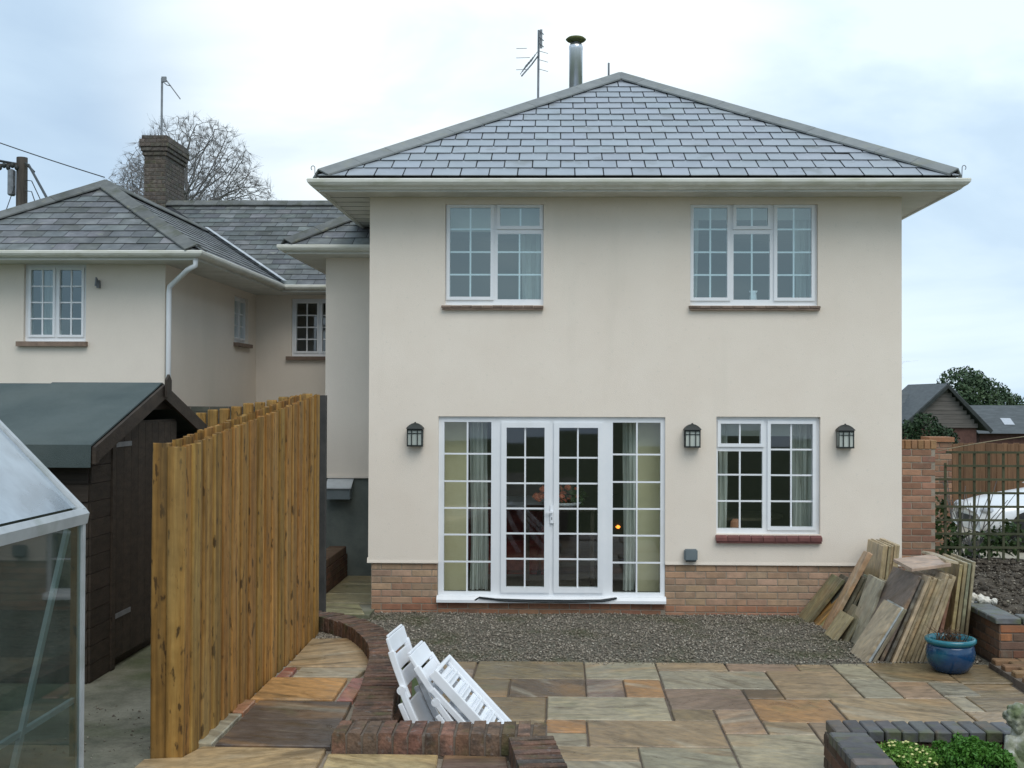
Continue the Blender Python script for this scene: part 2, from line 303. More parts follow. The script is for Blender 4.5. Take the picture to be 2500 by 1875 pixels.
m_room = pmat('dark_room_paint', [(.15, .14, .115), (.20, .18, .15)], 2, .9, coord='W')
m_room_up = pmat('reflected_teal_room', [(.17, .225, .225), (.20, .26, .26)], 2, .9, coord='W')  # teal put into the room colour for sky reflected in the panes
m_carpet = pmat('carpet', [(.10, .09, .07), (.14, .125, .1)], 9, .95, coord='W')
m_curtain = pmat('pale_curtain', [(.55, .57, .53), (.66, .67, .62)], 3, .9, coord='W', stretch=(6, 6, .4))
m_yblind = pmat('cream_fabric_panel', [(.60, .53, .33), (.66, .59, .39)], 4, .9, coord='W')
m_blind = pmat('grey_roller_blind', [(.48, .50, .46), (.56, .57, .52)], 3, .9, coord='W')
m_tile = pmat('red_sill_tile', [(.13, .05, .045), (.19, .075, .065)], 8, .7, rnd=.12, bump=.3, bscale=60)
m_sill = pmat('brown_brick_sill', [(.17, .12, .09), (.26, .185, .14)], 8, .8, rnd=.2, bump=.4, bscale=60)
m_red = pmat('red_fabric', [(.22, .03, .03), (.35, .06, .05)], 12, .8, coord='W')
m_orange = pmat('orange_petal', [(.62, .10, .04), (.8, .28, .14)], 30, .7, coord='W')
m_pot = pmat('terracotta', [(.36, .16, .09), (.45, .21, .12)], 8, .8, coord='W')
m_carpaint = pmat('silver_car_paint', [(.74, .76, .78), (.80, .82, .84)], 2, .25, coord='W', metal=.1, spec=.6)
m_tyre = pmat('tyre_rubber', [(.012, .012, .012), (.022, .022, .022)], 8, .8, coord='W')
m_lens = pmat('lamp_lens', [(.35, .38, .42), (.5, .52, .55)], 30, .1, coord='W')
m_timberclad = pmat('grey_weatherboard', [(.10, .09, .08), (.17, .15, .135)], 2, .85, coord='W', stretch=(.5, 1, 6))
m_redbrickfar = pmat('far_red_brick', [(.09, .045, .036), (.14, .07, .055)], 5, .9, coord='W')
m_farroof = pmat('far_slate', [(.065, .073, .076), (.10, .112, .116)], 2, .7, coord='W', stretch=(1, 1, 6), bump=.3, bscale=8)
m_glass = glass_mat('window_glass', (.88, .93, .91), .05)
m_glass_up = glass_mat('upper_window_glass', (.76, .87, .88), .13, gcol=(.80, .95, .97))
m_ghglass = glass_mat('greenhouse_wall_glass', (.50, .60, .56), .0, .03, .26, (.11, .135, .12))
m_ghroof = glass_mat('pale_greenhouse_roof_glass', (.70, .76, .80), .10, .12, .5, (.46, .54, .62))  # pale blue-white diffuse colour mixed into the roof panes
m_carglass = glass_mat('car_glass', (.15, .17, .18), .1)
m_fire = bpy.data.materials.new('stove_flame'); m_fire.use_nodes = True
b_ = m_fire.node_tree.nodes['Principled BSDF']; b_.inputs['Base Color'].default_value = (.8, .3, .05, 1); b_.inputs['Emission Color'].default_value = (1, .26, .03, 1); b_.inputs['Emission Strength'].default_value = 2.6

# ------------------------------------------------------------------ generic builders
BRICK = {}
def brick_mesh(L_, H_, D_, ch=.005):
    k = (round(L_, 3), round(D_, 3), round(H_, 3))
    if k not in BRICK: BRICK[k] = cbox_mesh('brick', *k, ch=ch, jitter=.0012, seed=len(BRICK))
    return BRICK[k]
def brick_face(parent, o, u, n, length, z0, z1, cols, skip=(), mat=None, proud=.006, D_=.09, pitch=(.225, .075), off=0, name='brick', colfn=None):
    """stretcher-bond bricks on a vertical face; o = lower start corner on the mortar face, u along, n outward"""
    u, n = Vector(u).normalized(), Vector(n).normalized(); z = Vector((0, 0, 1)); o = Vector(o)
    bl, bh = pitch[0]-.010, pitch[1]-.010; rows = int(round((z1-z0)/pitch[1])); ph = (z1-z0)/rows
    for r in range(rows):
        a = -(pitch[0]/2 if (r+off) % 2 else 0); zc = z0+(r+.5)*ph
        while a < length-.02:
            s, e_ = max(0, a), min(length, a+bl)
            a0 = a; a += pitch[0]
            if e_-s < .035: continue
            if any(s < k[1]-.01 and e_ > k[0]+.01 and zc > k[2] and zc < k[3] for k in skip): continue
            c = o+u*((s+e_)/2)+n*(proud-D_/2); c.z = zc
            me = brick_mesh(bl, bh, D_)
            M = frame(c, u*((e_-s)/bl), -n, z)
            col = colfn(r, s) if colfn else random.choice(cols)
            add(name, me, mat or m_brick, parent, M, jit(col, .12))

def wall_holes(mb, o, u, n, length, z0, z1, holes, th, back=True):
    """vertical wall with rectangular openings, reveals included; holes = (a0,a1,z0,z1) along u"""
    o, u, n = Vector(o), Vector(u).normalized(), Vector(n).normalized()
    xs = sorted({0, length, *[h[0] for h in holes], *[h[1] for h in holes]}); zs = sorted({z0, z1, *[h[2] for h in holes], *[h[3] for h in holes]})
    P = lambda a, z, d: o+u*a-n*d+Vector((0, 0, z-o.z))
    for i in range(len(xs)-1):
        for j in range(len(zs)-1):
            ca, cz = (xs[i]+xs[i+1])/2, (zs[j]+zs[j+1])/2
            if any(h[0] < ca < h[1] and h[2] < cz < h[3] for h in holes): continue
            for d in ((0, th) if back else (0,)):
                mb.add([P(xs[i], zs[j], d), P(xs[i+1], zs[j], d), P(xs[i+1], zs[j+1], d), P(xs[i], zs[j+1], d)], [(0, 1, 2, 3)])
    for h in holes:
        c = [(h[0], h[2]), (h[1], h[2]), (h[1], h[3]), (h[0], h[3])]
        for k in range(4):
            if k == 0 and h[2] <= z0+.001: continue
            a, b = c[k], c[(k+1) % 4]
            mb.add([P(*a, 0), P(*b, 0), P(*b, th), P(*a, th)], [(0, 1, 2, 3)])
def window(parent, F, lights, outer, glass, label=None, fr=.045, bar=.018, name='window', py=-.003):
    """F: matrix of window frame (x right, y outward, z up) at the wall opening; outer=(x0,x1,z0,z1);
       lights = [(gx0,gx1,gz0,gz1,[bars x],[bars z],sash?)]"""
    x0, x1, z0, z1 = outer; mb = MB()
    xs = sorted({x0, x1, *[l[0] for l in lights], *[l[1] for l in lights]}); zs = sorted({z0, z1, *[l[2] for l in lights], *[l[3] for l in lights]})
    ys = (-.045, .015)
    for i in range(len(xs)-1):            # frame = everything that is not glass, one grid
        for j in range(len(zs)-1):
            ca, cz = (xs[i]+xs[i+1])/2, (zs[j]+zs[j+1])/2
            if any(l[0] < ca < l[1] and l[2] < cz < l[3] for l in lights): continue
            for y in ys: mb.add([(xs[i], y, zs[j]), (xs[i+1], y, zs[j]), (xs[i+1], y, zs[j+1]), (xs[i], y, zs[j+1])], [(0, 1, 2, 3)])
    for l in lights:
        c = [(l[0], l[2]), (l[1], l[2]), (l[1], l[3]), (l[0], l[3])]
        for k in range(4):
            a, b = c[k], c[(k+1) % 4]; mb.add([(a[0], ys[1], a[1]), (b[0], ys[1], b[1]), (b[0], ys[0], b[1]), (a[0], ys[0], a[1])], [(0, 1, 2, 3)])
    c = [(x0, z0), (x1, z0), (x1, z1), (x0, z1)]
    for k in range(4):
        a, b = c[k], c[(k+1) % 4]; mb.add([(a[0], ys[1], a[1]), (b[0], ys[1], b[1]), (b[0], ys[0], b[1]), (a[0], ys[0], a[1])], [(0, 1, 2, 3)])
    w = mb.build(name, m_upvc, parent, M=F)
    if label: w['label'] = label
    for (gx0, gx1, gz0, gz1, bx, bz, sash) in lights:
        if sash:
            t = sash if isinstance(sash, float) else .036; sm = MB(); s0, s1, s2, s3 = gx0-t, gx1+t, gz0-t, gz1+t; y0, y1 = .0155, .036
            for (a, b, c_, d) in ((s0, gx0, s2, s3), (gx1, s1, s2, s3), (gx0, gx1, s2, gz0), (gx0, gx1, gz1, s3)): sm.box(a, b, y0, y1, c_, d)
            sm.build('sash_frame', m_upvc, w, M=F)
        for a in bx: MB().box(a-bar/2, a+bar/2, -.012, .012, gz0, gz1).build('glazing_bar', m_upvc, w, M=F)
        for b in bz: MB().box(gx0, gx1, -.0105, .0105, b-bar/2, b+bar/2).build('glazing_bar', m_upvc, w, M=F)
        X = [gx0]+list(bx)+[gx1]; Z = [gz0]+list(bz)+[gz1]
        for i in range(len(X)-1):
            for j in range(len(Z)-1):
                hw, hh = (X[i+1]-X[i])/2, (Z[j+1]-Z[j])/2
                p = MB(); p.add([(-hw, 0, -hh), (hw, 0, -hh), (hw, 0, hh), (-hw, 0, hh)], [(0, 1, 2, 3)])
                tl = Matrix.Rotation(random.gauss(0, .0035), 4, 'X') @ Matrix.Rotation(random.gauss(0, .0035), 4, 'Z')
                p.build('pane', glass, w, M=F @ T((X[i]+X[i+1])/2, py, (Z[j]+Z[j+1])/2) @ tl)
    return w

def slates(parent, O, u, v, poly, gauge, width, mat, gap=.012, th=.008, tint=(1, 1, 1), tj=.08, off=0, name='slate', dropout=0):
    """overlapping slates on a roof plane: O origin, u along eave, v up slope, poly convex in (u,v)"""
    O, u, v = Vector(O), Vector(u).normalized(), Vector(v).normalized(); n = u.cross(v)
    if n.z < 0: n = -n
    us, vs = [p[0] for p in poly], [p[1] for p in poly]; shared = None
    r = 0; vv = min(vs)
    tilt = th*1.3/gauge
    while vv < max(vs)-.02:
        a = min(us)-width+((r+off) % 2)*width/2
        while a < max(us):
            rect = [(a+gap/2, vv), (a+width-gap/2, vv), (a+width-gap/2, vv+gauge+.03), (a+gap/2, vv+gauge+.03)]
            c = clip(rect, poly)
            if c and abs(area2(c)) > .006:
                full = abs(abs(area2(c))-abs(area2(rect))) < 1e-6
                org = O+u*(a+width/2)+v*vv+n*(th*1.6)
                jt = Matrix.Rotation(random.gauss(0, .004), 4, 'Z') @ Matrix.Rotation(-tilt+random.gauss(0, .004), 4, 'X') @ Matrix.Rotation(random.gauss(0, .004), 4, 'Y')
                M = frame(org, u, v, n) @ jt
                if full and shared: me = shared
                else:
                    pl = [(p[0]-a-width/2, p[1]-vv) for p in c]
                    if area2(pl) < 0: pl = pl[::-1]
                    me = slab_mesh('slate', pl, -th, 0, .0008, .006)
                    if full: shared = me
                add(name, me, mat, parent, M, jit(tint, tj))
            a += width
        vv += gauge; r += 1
def hip_tiles(parent, A, B, n1, n2, mat, tl=.45, w=.17, th=.018, name='hip_tile'):
    """V shaped tiles along A->B; n1,n2 outward normals of the two roof planes"""
    A, B, n1, n2 = Vector(A), Vector(B), Vector(n1).normalized(), Vector(n2).normalized(); d = (B-A).normalized(); L_ = (B-A).length
    a1 = d.cross(n1).normalized(); a2 = d.cross(n2).normalized()
    mid = (n1+n2)
    if a1.dot(n2) > 0: a1 = -a1
    if a2.dot(n1) > 0: a2 = -a2
    up = (n1+n2).normalized(); k = int(round(L_/tl)); tl = L_/k
    mb = MB()
    prof = [a1*w+n1*.022, n1*0+up*.045, a2*w+n2*.022]; inn = [p-up*th for p in prof]
    ring = prof+inn[::-1]
    l2 = tl-.004
    vs = [p for p in ring]+[p+d*l2 for p in ring]; m = 6
    mb.add(vs, [(0, 1, 2, 3, 4, 5), (6, 11, 10, 9, 8, 7)]+[(i, (i+1) % m, m+(i+1) % m, m+i) for i in range(m)])
    me = mb.mesh(name)
    for i in range(k): add(name, me, mat, parent, T(*(A+d*(i*tl)+up*random.uniform(0, .004))))

def curtain(name, label, x0, x1, y, z0, z1, mat, folds=6, amp=.035, cat='curtain', group=None):
    n = folds*8; mb = MB(); vs = []
    for j in range(5):
        z = z0+(z1-z0)*j/4
        for i in range(n+1):
            t = i/n; vs.append((x0+(x1-x0)*t+.01*math.sin(j*1.3+i), y+amp*math.sin(t*folds*2*PI+.5*math.sin(j*.8))+amp*.3*math.sin(t*folds*4.7*PI), z))
    k = len(vs); bk = [(a, b+.006, c) for a, b, c in vs]
    fs = []
    for j in range(4):
        for i in range(n):
            q = (j*(n+1)+i, j*(n+1)+i+1, (j+1)*(n+1)+i+1, (j+1)*(n+1)+i); fs += [q, tuple(k+s for s in q[::-1])]
    mb.add(vs+bk, fs); return tag(mb.build(name, mat, None, smooth=True), label, cat, group)
def foliage(name, mat, parent, blobs, n, size, seed=1, kind=None, flat=.6, M=None):
    """leaf-sized faces spread through the volume of several ellipsoids (cx,cy,cz,rx,ry,rz)"""
    rg = np.random.default_rng(seed); vol = np.array([b[3]*b[4]*b[5] for b in blobs])**.8; idx = rg.choice(len(blobs), n, p=vol/vol.sum()); B = np.array(blobs)[idx]
    d = rg.normal(size=(n, 3)); d /= np.linalg.norm(d, axis=1)[:, None]
    r = rg.uniform(.62, 1.06, n)**.7; c = B[:, :3]+d*B[:, 3:]*r[:, None]
    t1 = rg.normal(size=(n, 3)); t1 /= np.linalg.norm(t1, axis=1)[:, None]
    t2 = np.cross(t1, d*flat+rg.normal(size=(n, 3))*(1-flat)); t2 /= np.linalg.norm(t2, axis=1)[:, None]+1e-9
    s = size*rg.uniform(.5, 1.3, n)[:, None]
    V = np.stack([c-t1*s, c+t2*s*.55, c+t1*s, c-t2*s*.55], 1).reshape(-1, 3)
    me = bpy.data.meshes.new(name); me.vertices.add(4*n); me.vertices.foreach_set('co', V.ravel()); me.loops.add(4*n); me.loops.foreach_set('vertex_index', np.arange(4*n)); me.polygons.add(n); me.polygons.foreach_set('loop_start', np.arange(n)*4); me.polygons.foreach_set('loop_total', np.full(n, 4)); me.update(calc_edges=True)
    return add(name, me, mat, parent, M, None, kind)
def stones(name, mat, poly, zf, n, smin, smax, seed=1, parent=None, kind='stuff', flat=.6):
    """loose stones scattered on a ground polygon as one mesh"""
    rg = np.random.default_rng(seed); xs, ys = [p[0] for p in poly], [p[1] for p in poly]
    m = n*3; X, Y = rg.uniform(min(xs), max(xs), m), rg.uniform(min(ys), max(ys), m); ins = np.zeros(m, bool); j = len(poly)-1
    for i in range(len(poly)):
        (xi, yi), (xj, yj) = poly[i], poly[j]; cr = ((yi > Y) != (yj > Y)) & (X < (xj-xi)*(Y-yi)/(yj-yi+1e-12)+xi); ins ^= cr; j = i
    X, Y = X[ins][:n], Y[ins][:n]; n = len(X); Z = np.array([zf(a, b) for a, b in zip(X, Y)])
    s = rg.uniform(smin, smax, n)*rg.choice([.7, 1, 1, 1.5], n); base = np.array([[1, 0, 0], [0, 1, 0], [-1, 0, 0], [0, -1, 0], [0, 0, 1], [0, 0, -1.]])
    V = base[None]*rg.uniform(.6, 1.2, (n, 6, 1)); V[:, :, 2] *= flat; a = rg.uniform(0, 6.28, n); ca, sa = np.cos(a)[:, None], np.sin(a)[:, None]
    tl = rg.normal(0, .35, (n, 1)); V = np.stack([V[:, :, 0]*ca-V[:, :, 1]*sa, V[:, :, 0]*sa+V[:, :, 1]*ca, V[:, :, 2]+V[:, :, 0]*tl], 2)*s[:, None, None]
    V += np.stack([X, Y, Z+s*.25], 1)[:, None]; F_ = np.array([[0, 1, 4], [1, 2, 4], [2, 3, 4], [3, 0, 4], [1, 0, 5], [2, 1, 5], [3, 2, 5], [0, 3, 5]])
    Fi = (F_[None]+np.arange(n)[:, None, None]*6).reshape(-1)
    me = bpy.data.meshes.new(name); me.vertices.add(6*n); me.vertices.foreach_set('co', V.ravel()); k = 8*n
    me.loops.add(3*k); me.loops.foreach_set('vertex_index', Fi); me.polygons.add(k); me.polygons.foreach_set('loop_start', np.arange(k)*3); me.polygons.foreach_set('loop_total', np.full(k, 3)); me.update(calc_edges=True)
    return add(name, me, mat, parent, None, None, kind)
def sheet(name, mat, x0, x1, y0, y1, nx, ny, zf, parent=None, kind=None):
    vs = [(x0+(x1-x0)*i/nx, y0+(y1-y0)*j/ny, 0) for j in range(ny+1) for i in range(nx+1)]; vs = [(a, b, zf(a, b)) for a, b, _ in vs]
    return MB().add(vs, [(j*(nx+1)+i, j*(nx+1)+i+1, (j+1)*(nx+1)+i+1, (j+1)*(nx+1)+i) for j in range(ny) for i in range(nx)]).build(name, mat, parent, kind=kind)
def N2(x, y, s=1., o=0.): return mnoise.noise(Vector((x*s+o, y*s-o, o*1.7)))

# ================================================================== THE SETTING
g = MB().box(-400, 400, -60, 600, -.4, -.06).build('ground', m_grass, kind='structure')
MB().box(4.0, 14, .95, 9.2, -.3, 0.0).build('driveway', m_drive, kind='structure')
# raised garden terrace on the left, retained by the curved brick wall
terr = MB()
TP = [(-9, -14.5), (.3, -14.5), (.12, -7.9), (-.14, -6.75), (-.2, -6.47), (-1.05, -6.47), (-1.15, -5.6), (-1.2, -4.9), (-1.4, -4.1), (-1.65, -3.6), (-2.0, -3.22), (-2.4, -3.1), (-9, -3.1)]
terr.prism([(x, y, -.3) for x, y in TP], (0, 0, .745)).build('terrace', m_concrete, kind='structure')
# side passage paving between house and low wall
pas = MB().box(-2.78, -2.05, -.35, 7, -.2, .035).build('side_path', m_concrete, kind='structure')
for a, b, c, d in ((-2.77, -2.27, -.34, .28), (-2.77, -2.12, .3, .9), (-2.77, -2.12, .92, 1.6), (-2.77, -2.12, 1.62, 2.28)):
    add('slab', slab_mesh('slab', [(a, c), (b+(.17 if c < 0 else 0), c), (b, d), (a, d)], -.02, .052), m_stone, pas, T(0, 0, 0), jit((.31, .28, .17), .08))

# ------------------------------------------------------------------ gravel strip in front of the doors
gz = lambda x, y: .004+.012*N2(x, y, 1.1)+.006*N2(x, y, 5.)
sheet('gravel_base', m_grit, -2.4, 3.9, -2.36, .02, 60, 26, lambda x, y: gz(x, y)-.006, kind='structure')
stones('gravel', m_gravel, [(-2.25, -.32), (-2.1, .0), (3.85, 0), (3.85, -2.26), (-1.0, -2.33), (-1.9, -2.3)], gz, 26000, .006, .014, 3)
stones('stray_gravel', m_gravel, [(-.9, -2.31), (3.0, -2.27), (3.0, -2.40), (1.6, -2.36), (.4, -2.44), (-.9, -2.37)], lambda x, y: .004, 420, .004, .010, 33)

# ------------------------------------------------------------------ sandstone patio
pbed = MB().box(-1.1, 3.84, -7.2, -2.31, -.25, -.012).build('patio', m_mortar_d, kind='structure')
PALE, TAN, ORG, BRN, MAU, OLI, PNK, GRN = (.325, .285, .20), (.295, .215, .128), (.35, .19, .08), (.135, .092, .056), (.205, .142, .108), (.205, .155, .087), (.305, .213, .143), (.275, .253, .186)
PATIO = [(-1.05, -.735, -2.32, -2.62, TAN), (-1.05, -.735, -2.62, -2.95, MAU), (-.73, .22, -2.32, -2.95, OLI), (-1.05, -.41, -2.95, -3.53, OLI), (-.41, .22, -2.95, -3.53, BRN),
 (.22, .86, -2.32, -2.95, PALE), (.22, .535, -2.95, -3.53, MAU), (.535, .855, -2.95, -3.53, ORG), (-1.05, -.1, -3.53, -4.18, OLI), (-.1, .845, -3.53, -4.18, PALE),
 (.86, 1.48, -2.32, -2.62, TAN), (1.48, 2.11, -2.32, -2.62, PNK), (2.11, 2.43, -2.32, -2.62, TAN), (.86, 1.795, -2.62, -3.23, GRN), (.855, 1.49, -3.23, -3.86, MAU),
 (1.49, 1.795, -3.23, -3.53, BRN), (1.49, 2.14, -3.53, -4.18, ORG), (1.795, 2.435, -2.62, -3.53, TAN), (.85, 1.18, -3.86, -4.18, OLI), (1.18, 1.49, -3.86, -4.49, PNK), (1.49, 1.83, -4.18, -4.49, TAN),
 (.2, 1.175, -4.18, -4.82, TAN), (-.1, .2, -4.18, -4.5, ORG), (-.1, .2, -4.5, -4.82, PALE), (.54, 1.175, -4.82, -5.45, GRN), (1.175, 1.83, -4.49, -5.45, PALE), (-.02, .54, -4.82, -5.13, TAN), (-.02, .54, -5.13, -5.45, PALE),
 (1.83, 2.14, -4.18, -4.82, PNK), (2.14, 3.085, -3.49, -4.18, TAN), (2.435, 2.75, -2.3, -2.89, PALE), (2.435, 2.75, -2.89, -3.48, GRN), (2.75, 3.37, -2.27, -2.95, OLI), (2.75, 3.085, -2.95, -3.48, PNK),
 (3.085, 3.39, -2.95, -3.41, GRN), (3.085, 3.25, -3.42, -3.86, PALE), (3.25, 3.77, -3.0, -3.86, OLI), (3.37, 3.83, -2.3, -2.98, OLI), (3.085, 3.77, -3.87, -4.18, TAN),
 (2.14, 3.1, -4.19, -5.1, TAN), (3.1, 3.8, -4.19, -5.1, OLI), (1.83, 2.14, -4.83, -5.45, TAN),
 (-1.05, -.42, -4.18, -4.82, OLI), (-.42, -.1, -4.18, -4.82, TAN), (-1.0, -.35, -4.82, -5.45, TAN), (-.35, -.02, -4.82, -5.45, BRN), (-1.0, -.35, -5.45, -6.3, OLI), (-.35, .3, -5.45, -6.3, TAN), (.3, .95, -5.45, -6.1, PALE), (.95, 1.62, -5.45, -6.1, TAN), (.1, .95, -6.31, -7.1, MAU), (.95, 1.62, -6.11, -7.1, GRN),
 (2.14, 3.8, -5.11, -5.2, TAN)]
for i, (a, b, c, d, col) in enumerate(PATIO):
    g_ = .007; cx, cy = (a+b)/2, (c+d)/2; hx, hy = (b-a)/2-g_, (c-d)/2-g_
    pl = []
    for (sx, sy) in ((-1, -1), (1, -1), (1, 1), (-1, 1)):
        pl.append((sx*hx+random.uniform(-.004, .004), sy*hy+random.uniform(-.004, .004)))
        t = random.uniform(-.4, .4)
        pl.append((sx*hx*(t if sx == sy else 1)+random.uniform(-.003, .003), sy*hy*(1 if sx == sy else t)+random.uniform(-.003, .003)) if False else pl[-1])
    pl = [pl[k] for k in (0, 2, 4, 6)]
    M = T(cx, cy, random.uniform(-.003, .004)) @ Matrix.Rotation(random.gauss(0, .004), 4, 'X') @ Matrix.Rotation(random.gauss(0, .003), 4, 'Y') @ Matrix.Rotation(0, 4, 'Z')
    o = add('slab', slab_mesh('slab', pl, -.05, .004, .007), m_stone, pbed, M, jit(col, .07))
# upper path slabs beside the fence
path = MB().prism([(x, y, .40) for x, y in [(-2.2, -7.15), (-.2, -7.15), (-.25, -6.6), (-1.2, -6.5), (-1.28, -5.4), (-1.3, -4.5), (-1.6, -3.6), (-2.1, -3.5), (-2.1, -6.6)]], (0, 0, .052)).build('stone_path', m_mortar, kind='structure')
UP = [([(-1.95, -3.68), (-1.60, -3.64), (-1.36, -4.37), (-1.32, -4.58), (-1.93, -4.61)], (.42, .31, .185)), ([(-1.93, -4.64), (-1.84, -4.64), (-1.835, -4.9), (-1.93, -4.9)], (.30, .10, .075)),
 ([(-1.82, -4.64), (-1.33, -4.61), (-1.385, -4.9), (-1.815, -4.905)], (.40, .35, .26)), ([(-1.95, -4.925), (-1.43, -4.93), (-1.42, -5.49), (-1.95, -5.48)], (.48, .27, .11)),
 ([(-1.405, -4.93), (-1.29, -4.93), (-1.29, -5.5), (-1.40, -5.5)], (.36, .16, .14)), ([(-2.0, -5.5), (-1.9, -5.51), (-1.9, -5.8), (-2.0, -5.78)], (.40, .20, .12)),
 ([(-1.885, -5.52), (-1.29, -5.53), (-1.24, -6.45), (-1.885, -6.44)], (.105, .085, .075)), ([(-2.03, -5.82), (-1.9, -5.82), (-1.9, -6.43), (-2.04, -6.40)], (.37, .345, .265)),
 ([(-2.18, -6.70), (-1.99, -6.66), (-1.94, -6.475), (-1.255, -6.49), (-1.235, -7.12), (-2.18, -7.12)], (.43, .31, .175)), ([(-1.235, -6.575), (-.64, -6.575), (-.625, -6.83), (-1.215, -6.83)], (.48, .37, .20)),
 ([(-.615, -6.58), (-.275, -6.60), (-.22, -7.12), (-.6, -7.12)], (.155, .10, .075)), ([(-1.215, -6.85), (-.625, -6.85), (-.62, -7.12), (-1.21, -7.12)], (.30, .24, .18))]
for pl, col in UP:
    cx, cy = sum(p[0] for p in pl)/len(pl), sum(p[1] for p in pl)/len(pl)
    q = inset([(x-cx, y-cy) for x, y in pl], .004)
    add('slab', slab_mesh('slab', q, -.05, 0, .006), m_stone, path, T(cx, cy, .482) @ Matrix.Rotation(random.gauss(0, .003), 4, 'X'), col)
# pebble bed behind the curve
stones('pebbles', m_gravel, [(-2.05, -3.6), (-1.62, -3.62), (-1.75, -3.4), (-2.0, -3.3)], lambda x, y: .452, 700, .008, .018, 9)

# ================================================================== MAIN HOUSE
XL, XR, YB, ZD, ZS = -2.12, 3.755, 8.0, .555, 4.60
house = thing('house', 'cream rendered house with hipped slate roof, white windows and glazed garden doors', 'house', (.82, 4, 0))
def ux(c): return -1.664+.002253*c
def uz(c): return 4.7448-.002253*c
def lx(c): return 1.0543+.0014198*c
def lz(c): return 2.3536-.0014198*c
U1 = (ux(170), ux(655), uz(592), uz(95)); U2 = (ux(1375), ux(1998), uz(592), uz(95)); LW = (lx(472), lx(1275), lz(1030), lz(120)); FD = (-1.346, 1.162, .135, 2.175)
holes = [U1, U2, LW, (FD[0], FD[1], ZD-.001, FD[3])]
wm = MB(); wall_holes(wm, (XL, 0, ZD), (1, 0, 0), (0, -1, 0), XR-XL, ZD, 4.72, [(h[0]-XL, h[1]-XL, max(h[2], ZD), h[3]) for h in holes], .26)
wm.add([(XL, 0, ZD), (XL, YB, ZD), (XL, YB, 4.72), (XL, 0, 4.72)], [(0, 1, 2, 3)]); wm.add([(XR, 0, ZD), (XR, YB, ZD), (XR, YB, 4.72), (XR, 0, 4.72)], [(0, 1, 2, 3)])
wm.add([(XL, YB, ZD), (XR, YB, ZD), (XR, YB, 4.72), (XL, YB, 4.72)], [(0, 1, 2, 3)])
for a, b in ((XL, FD[0]), (FD[1], XR)): wm.add([(a, 0, ZD), (b, 0, ZD), (b, .26, ZD), (a, .26, ZD)], [(0, 1, 2, 3)])
wm.build('wall', m_render, house)
# bell-cast drip at the foot of the render
for a, b in ((XL-.012, FD[0]-.002), (FD[1]+.002, XR+.012)):
    MB().prism([(a, .03, ZD-.006), (a, -.004, ZD-.006), (a, -.004, ZD+.004), (a, 0.003, ZD+.05), (a, .03, ZD+.05)], (b-a, 0, 0)).build('render_drip', m_render, house)
# brick plinth
pl = MB()
for a, b, z1 in ((XL+.03, FD[0]-.001, ZD-.007), (FD[1]+.001, XR-.02, ZD-.007), (FD[0]-.001, FD[1]+.001, .128)): pl.box(a, b, .028, .25, -.3, z1)
pl.box(XL+.03, XL+.25, .25, YB, -.3, ZD-.007); pl.box(XR-.25, XR-.02, .25, YB, -.3, ZD-.007)
plinth = pl.build('plinth', m_mortar, house)
BUFF = [(.42, .285, .19), (.44, .295, .20), (.40, .27, .18), (.42, .27, .175)]; DAMP = [(.36, .185, .115), (.33, .17, .105), (.38, .21, .13)]
cf = lambda r, s: random.choice(DAMP if r < 2+(random.random() < .3) else BUFF)
brick_face(plinth, (XL+.035, .028, 0), (1, 0, 0), (0, -1, 0), FD[0]-XL-.045, -.05, .545, BUFF, colfn=cf)
brick_face(plinth, (FD[1]+.006, .028, 0), (1, 0, 0), (0, -1, 0), XR-FD[1]-.03, -.05, .545, BUFF, colfn=cf)
brick_face(plinth, (FD[0], .028, 0), (1, 0, 0), (0, -1, 0), FD[1]-FD[0], -.03, .12, DAMP)
# eaves: fascia, soffit, gutter
fx0, fx1, fy = -2.59, 4.2, -.47
def eaves(parent, prof, x0, x1, y, yb, name, mat, right=True):
    mb = MB(); n = len(prof); vs = []
    path_ = [lambda u: (x0-u, yb), lambda u: (x0-u, y-u), lambda u: (x1+u, y-u), lambda u: (x1+u, yb)]
    if not right: path_ = path_[:2]+[lambda u: (x1, y-u)]
    for p in path_:
        for u, z in prof: a, b = p(u); vs.append((a, b, z))
    k = len(path_)
    mb.add(vs, [(i*n+j, i*n+(j+1) % n, (i+1)*n+(j+1) % n, (i+1)*n+j) for i in range(k-1) for j in range(n)]+[tuple(range(n)), tuple((k-1)*n+j for j in range(n))])
    return mb.build(name, mat, parent)
def eave_set(parent, x0, x1, y, yb, z, wx0, wx1, wy, right=True, sofz=0):
    eaves(parent, [(-.025, z-.135), (0, z-.135), (0, z-.004), (-.025, z-.004)], x0, x1, y, yb, 'fascia', m_soffit, right)
    gt = eaves(parent, [(.003, z-.012), (.105, z-.012), (.112, z-.022), (.108, z-.05), (.085, z-.078), (.05, z-.098), (.03, z-.118), (.003, z-.118)], x0, x1, y, yb, 'gutter', m_gutter, right)
    sf = MB(); zs = z-.115
    sf.box(x0+.02, x1-(.02 if right else 0), y+.02, wy, zs, zs+.012); sf.box(x0+.02, wx0, wy, yb, zs, zs+.012)
    if right: sf.box(wx1, x1-.02, wy, yb, zs, zs+.012)
    sof = sf.build('soffit', m_soffit, parent)
    b = MB(); yy = wy
    me = MB().box(0, wx0-x0-.03, 0, .004, -.004, -.001).mesh('soffit_joint')
    while yy < yb-.3:
        add('soffit_joint', me, m_under, sof, T(x0+.02, yy, zs)); yy += .3
    return gt
gt = eave_set(house, fx0, fx1, fy, YB, 4.722, XL, XR, 0)
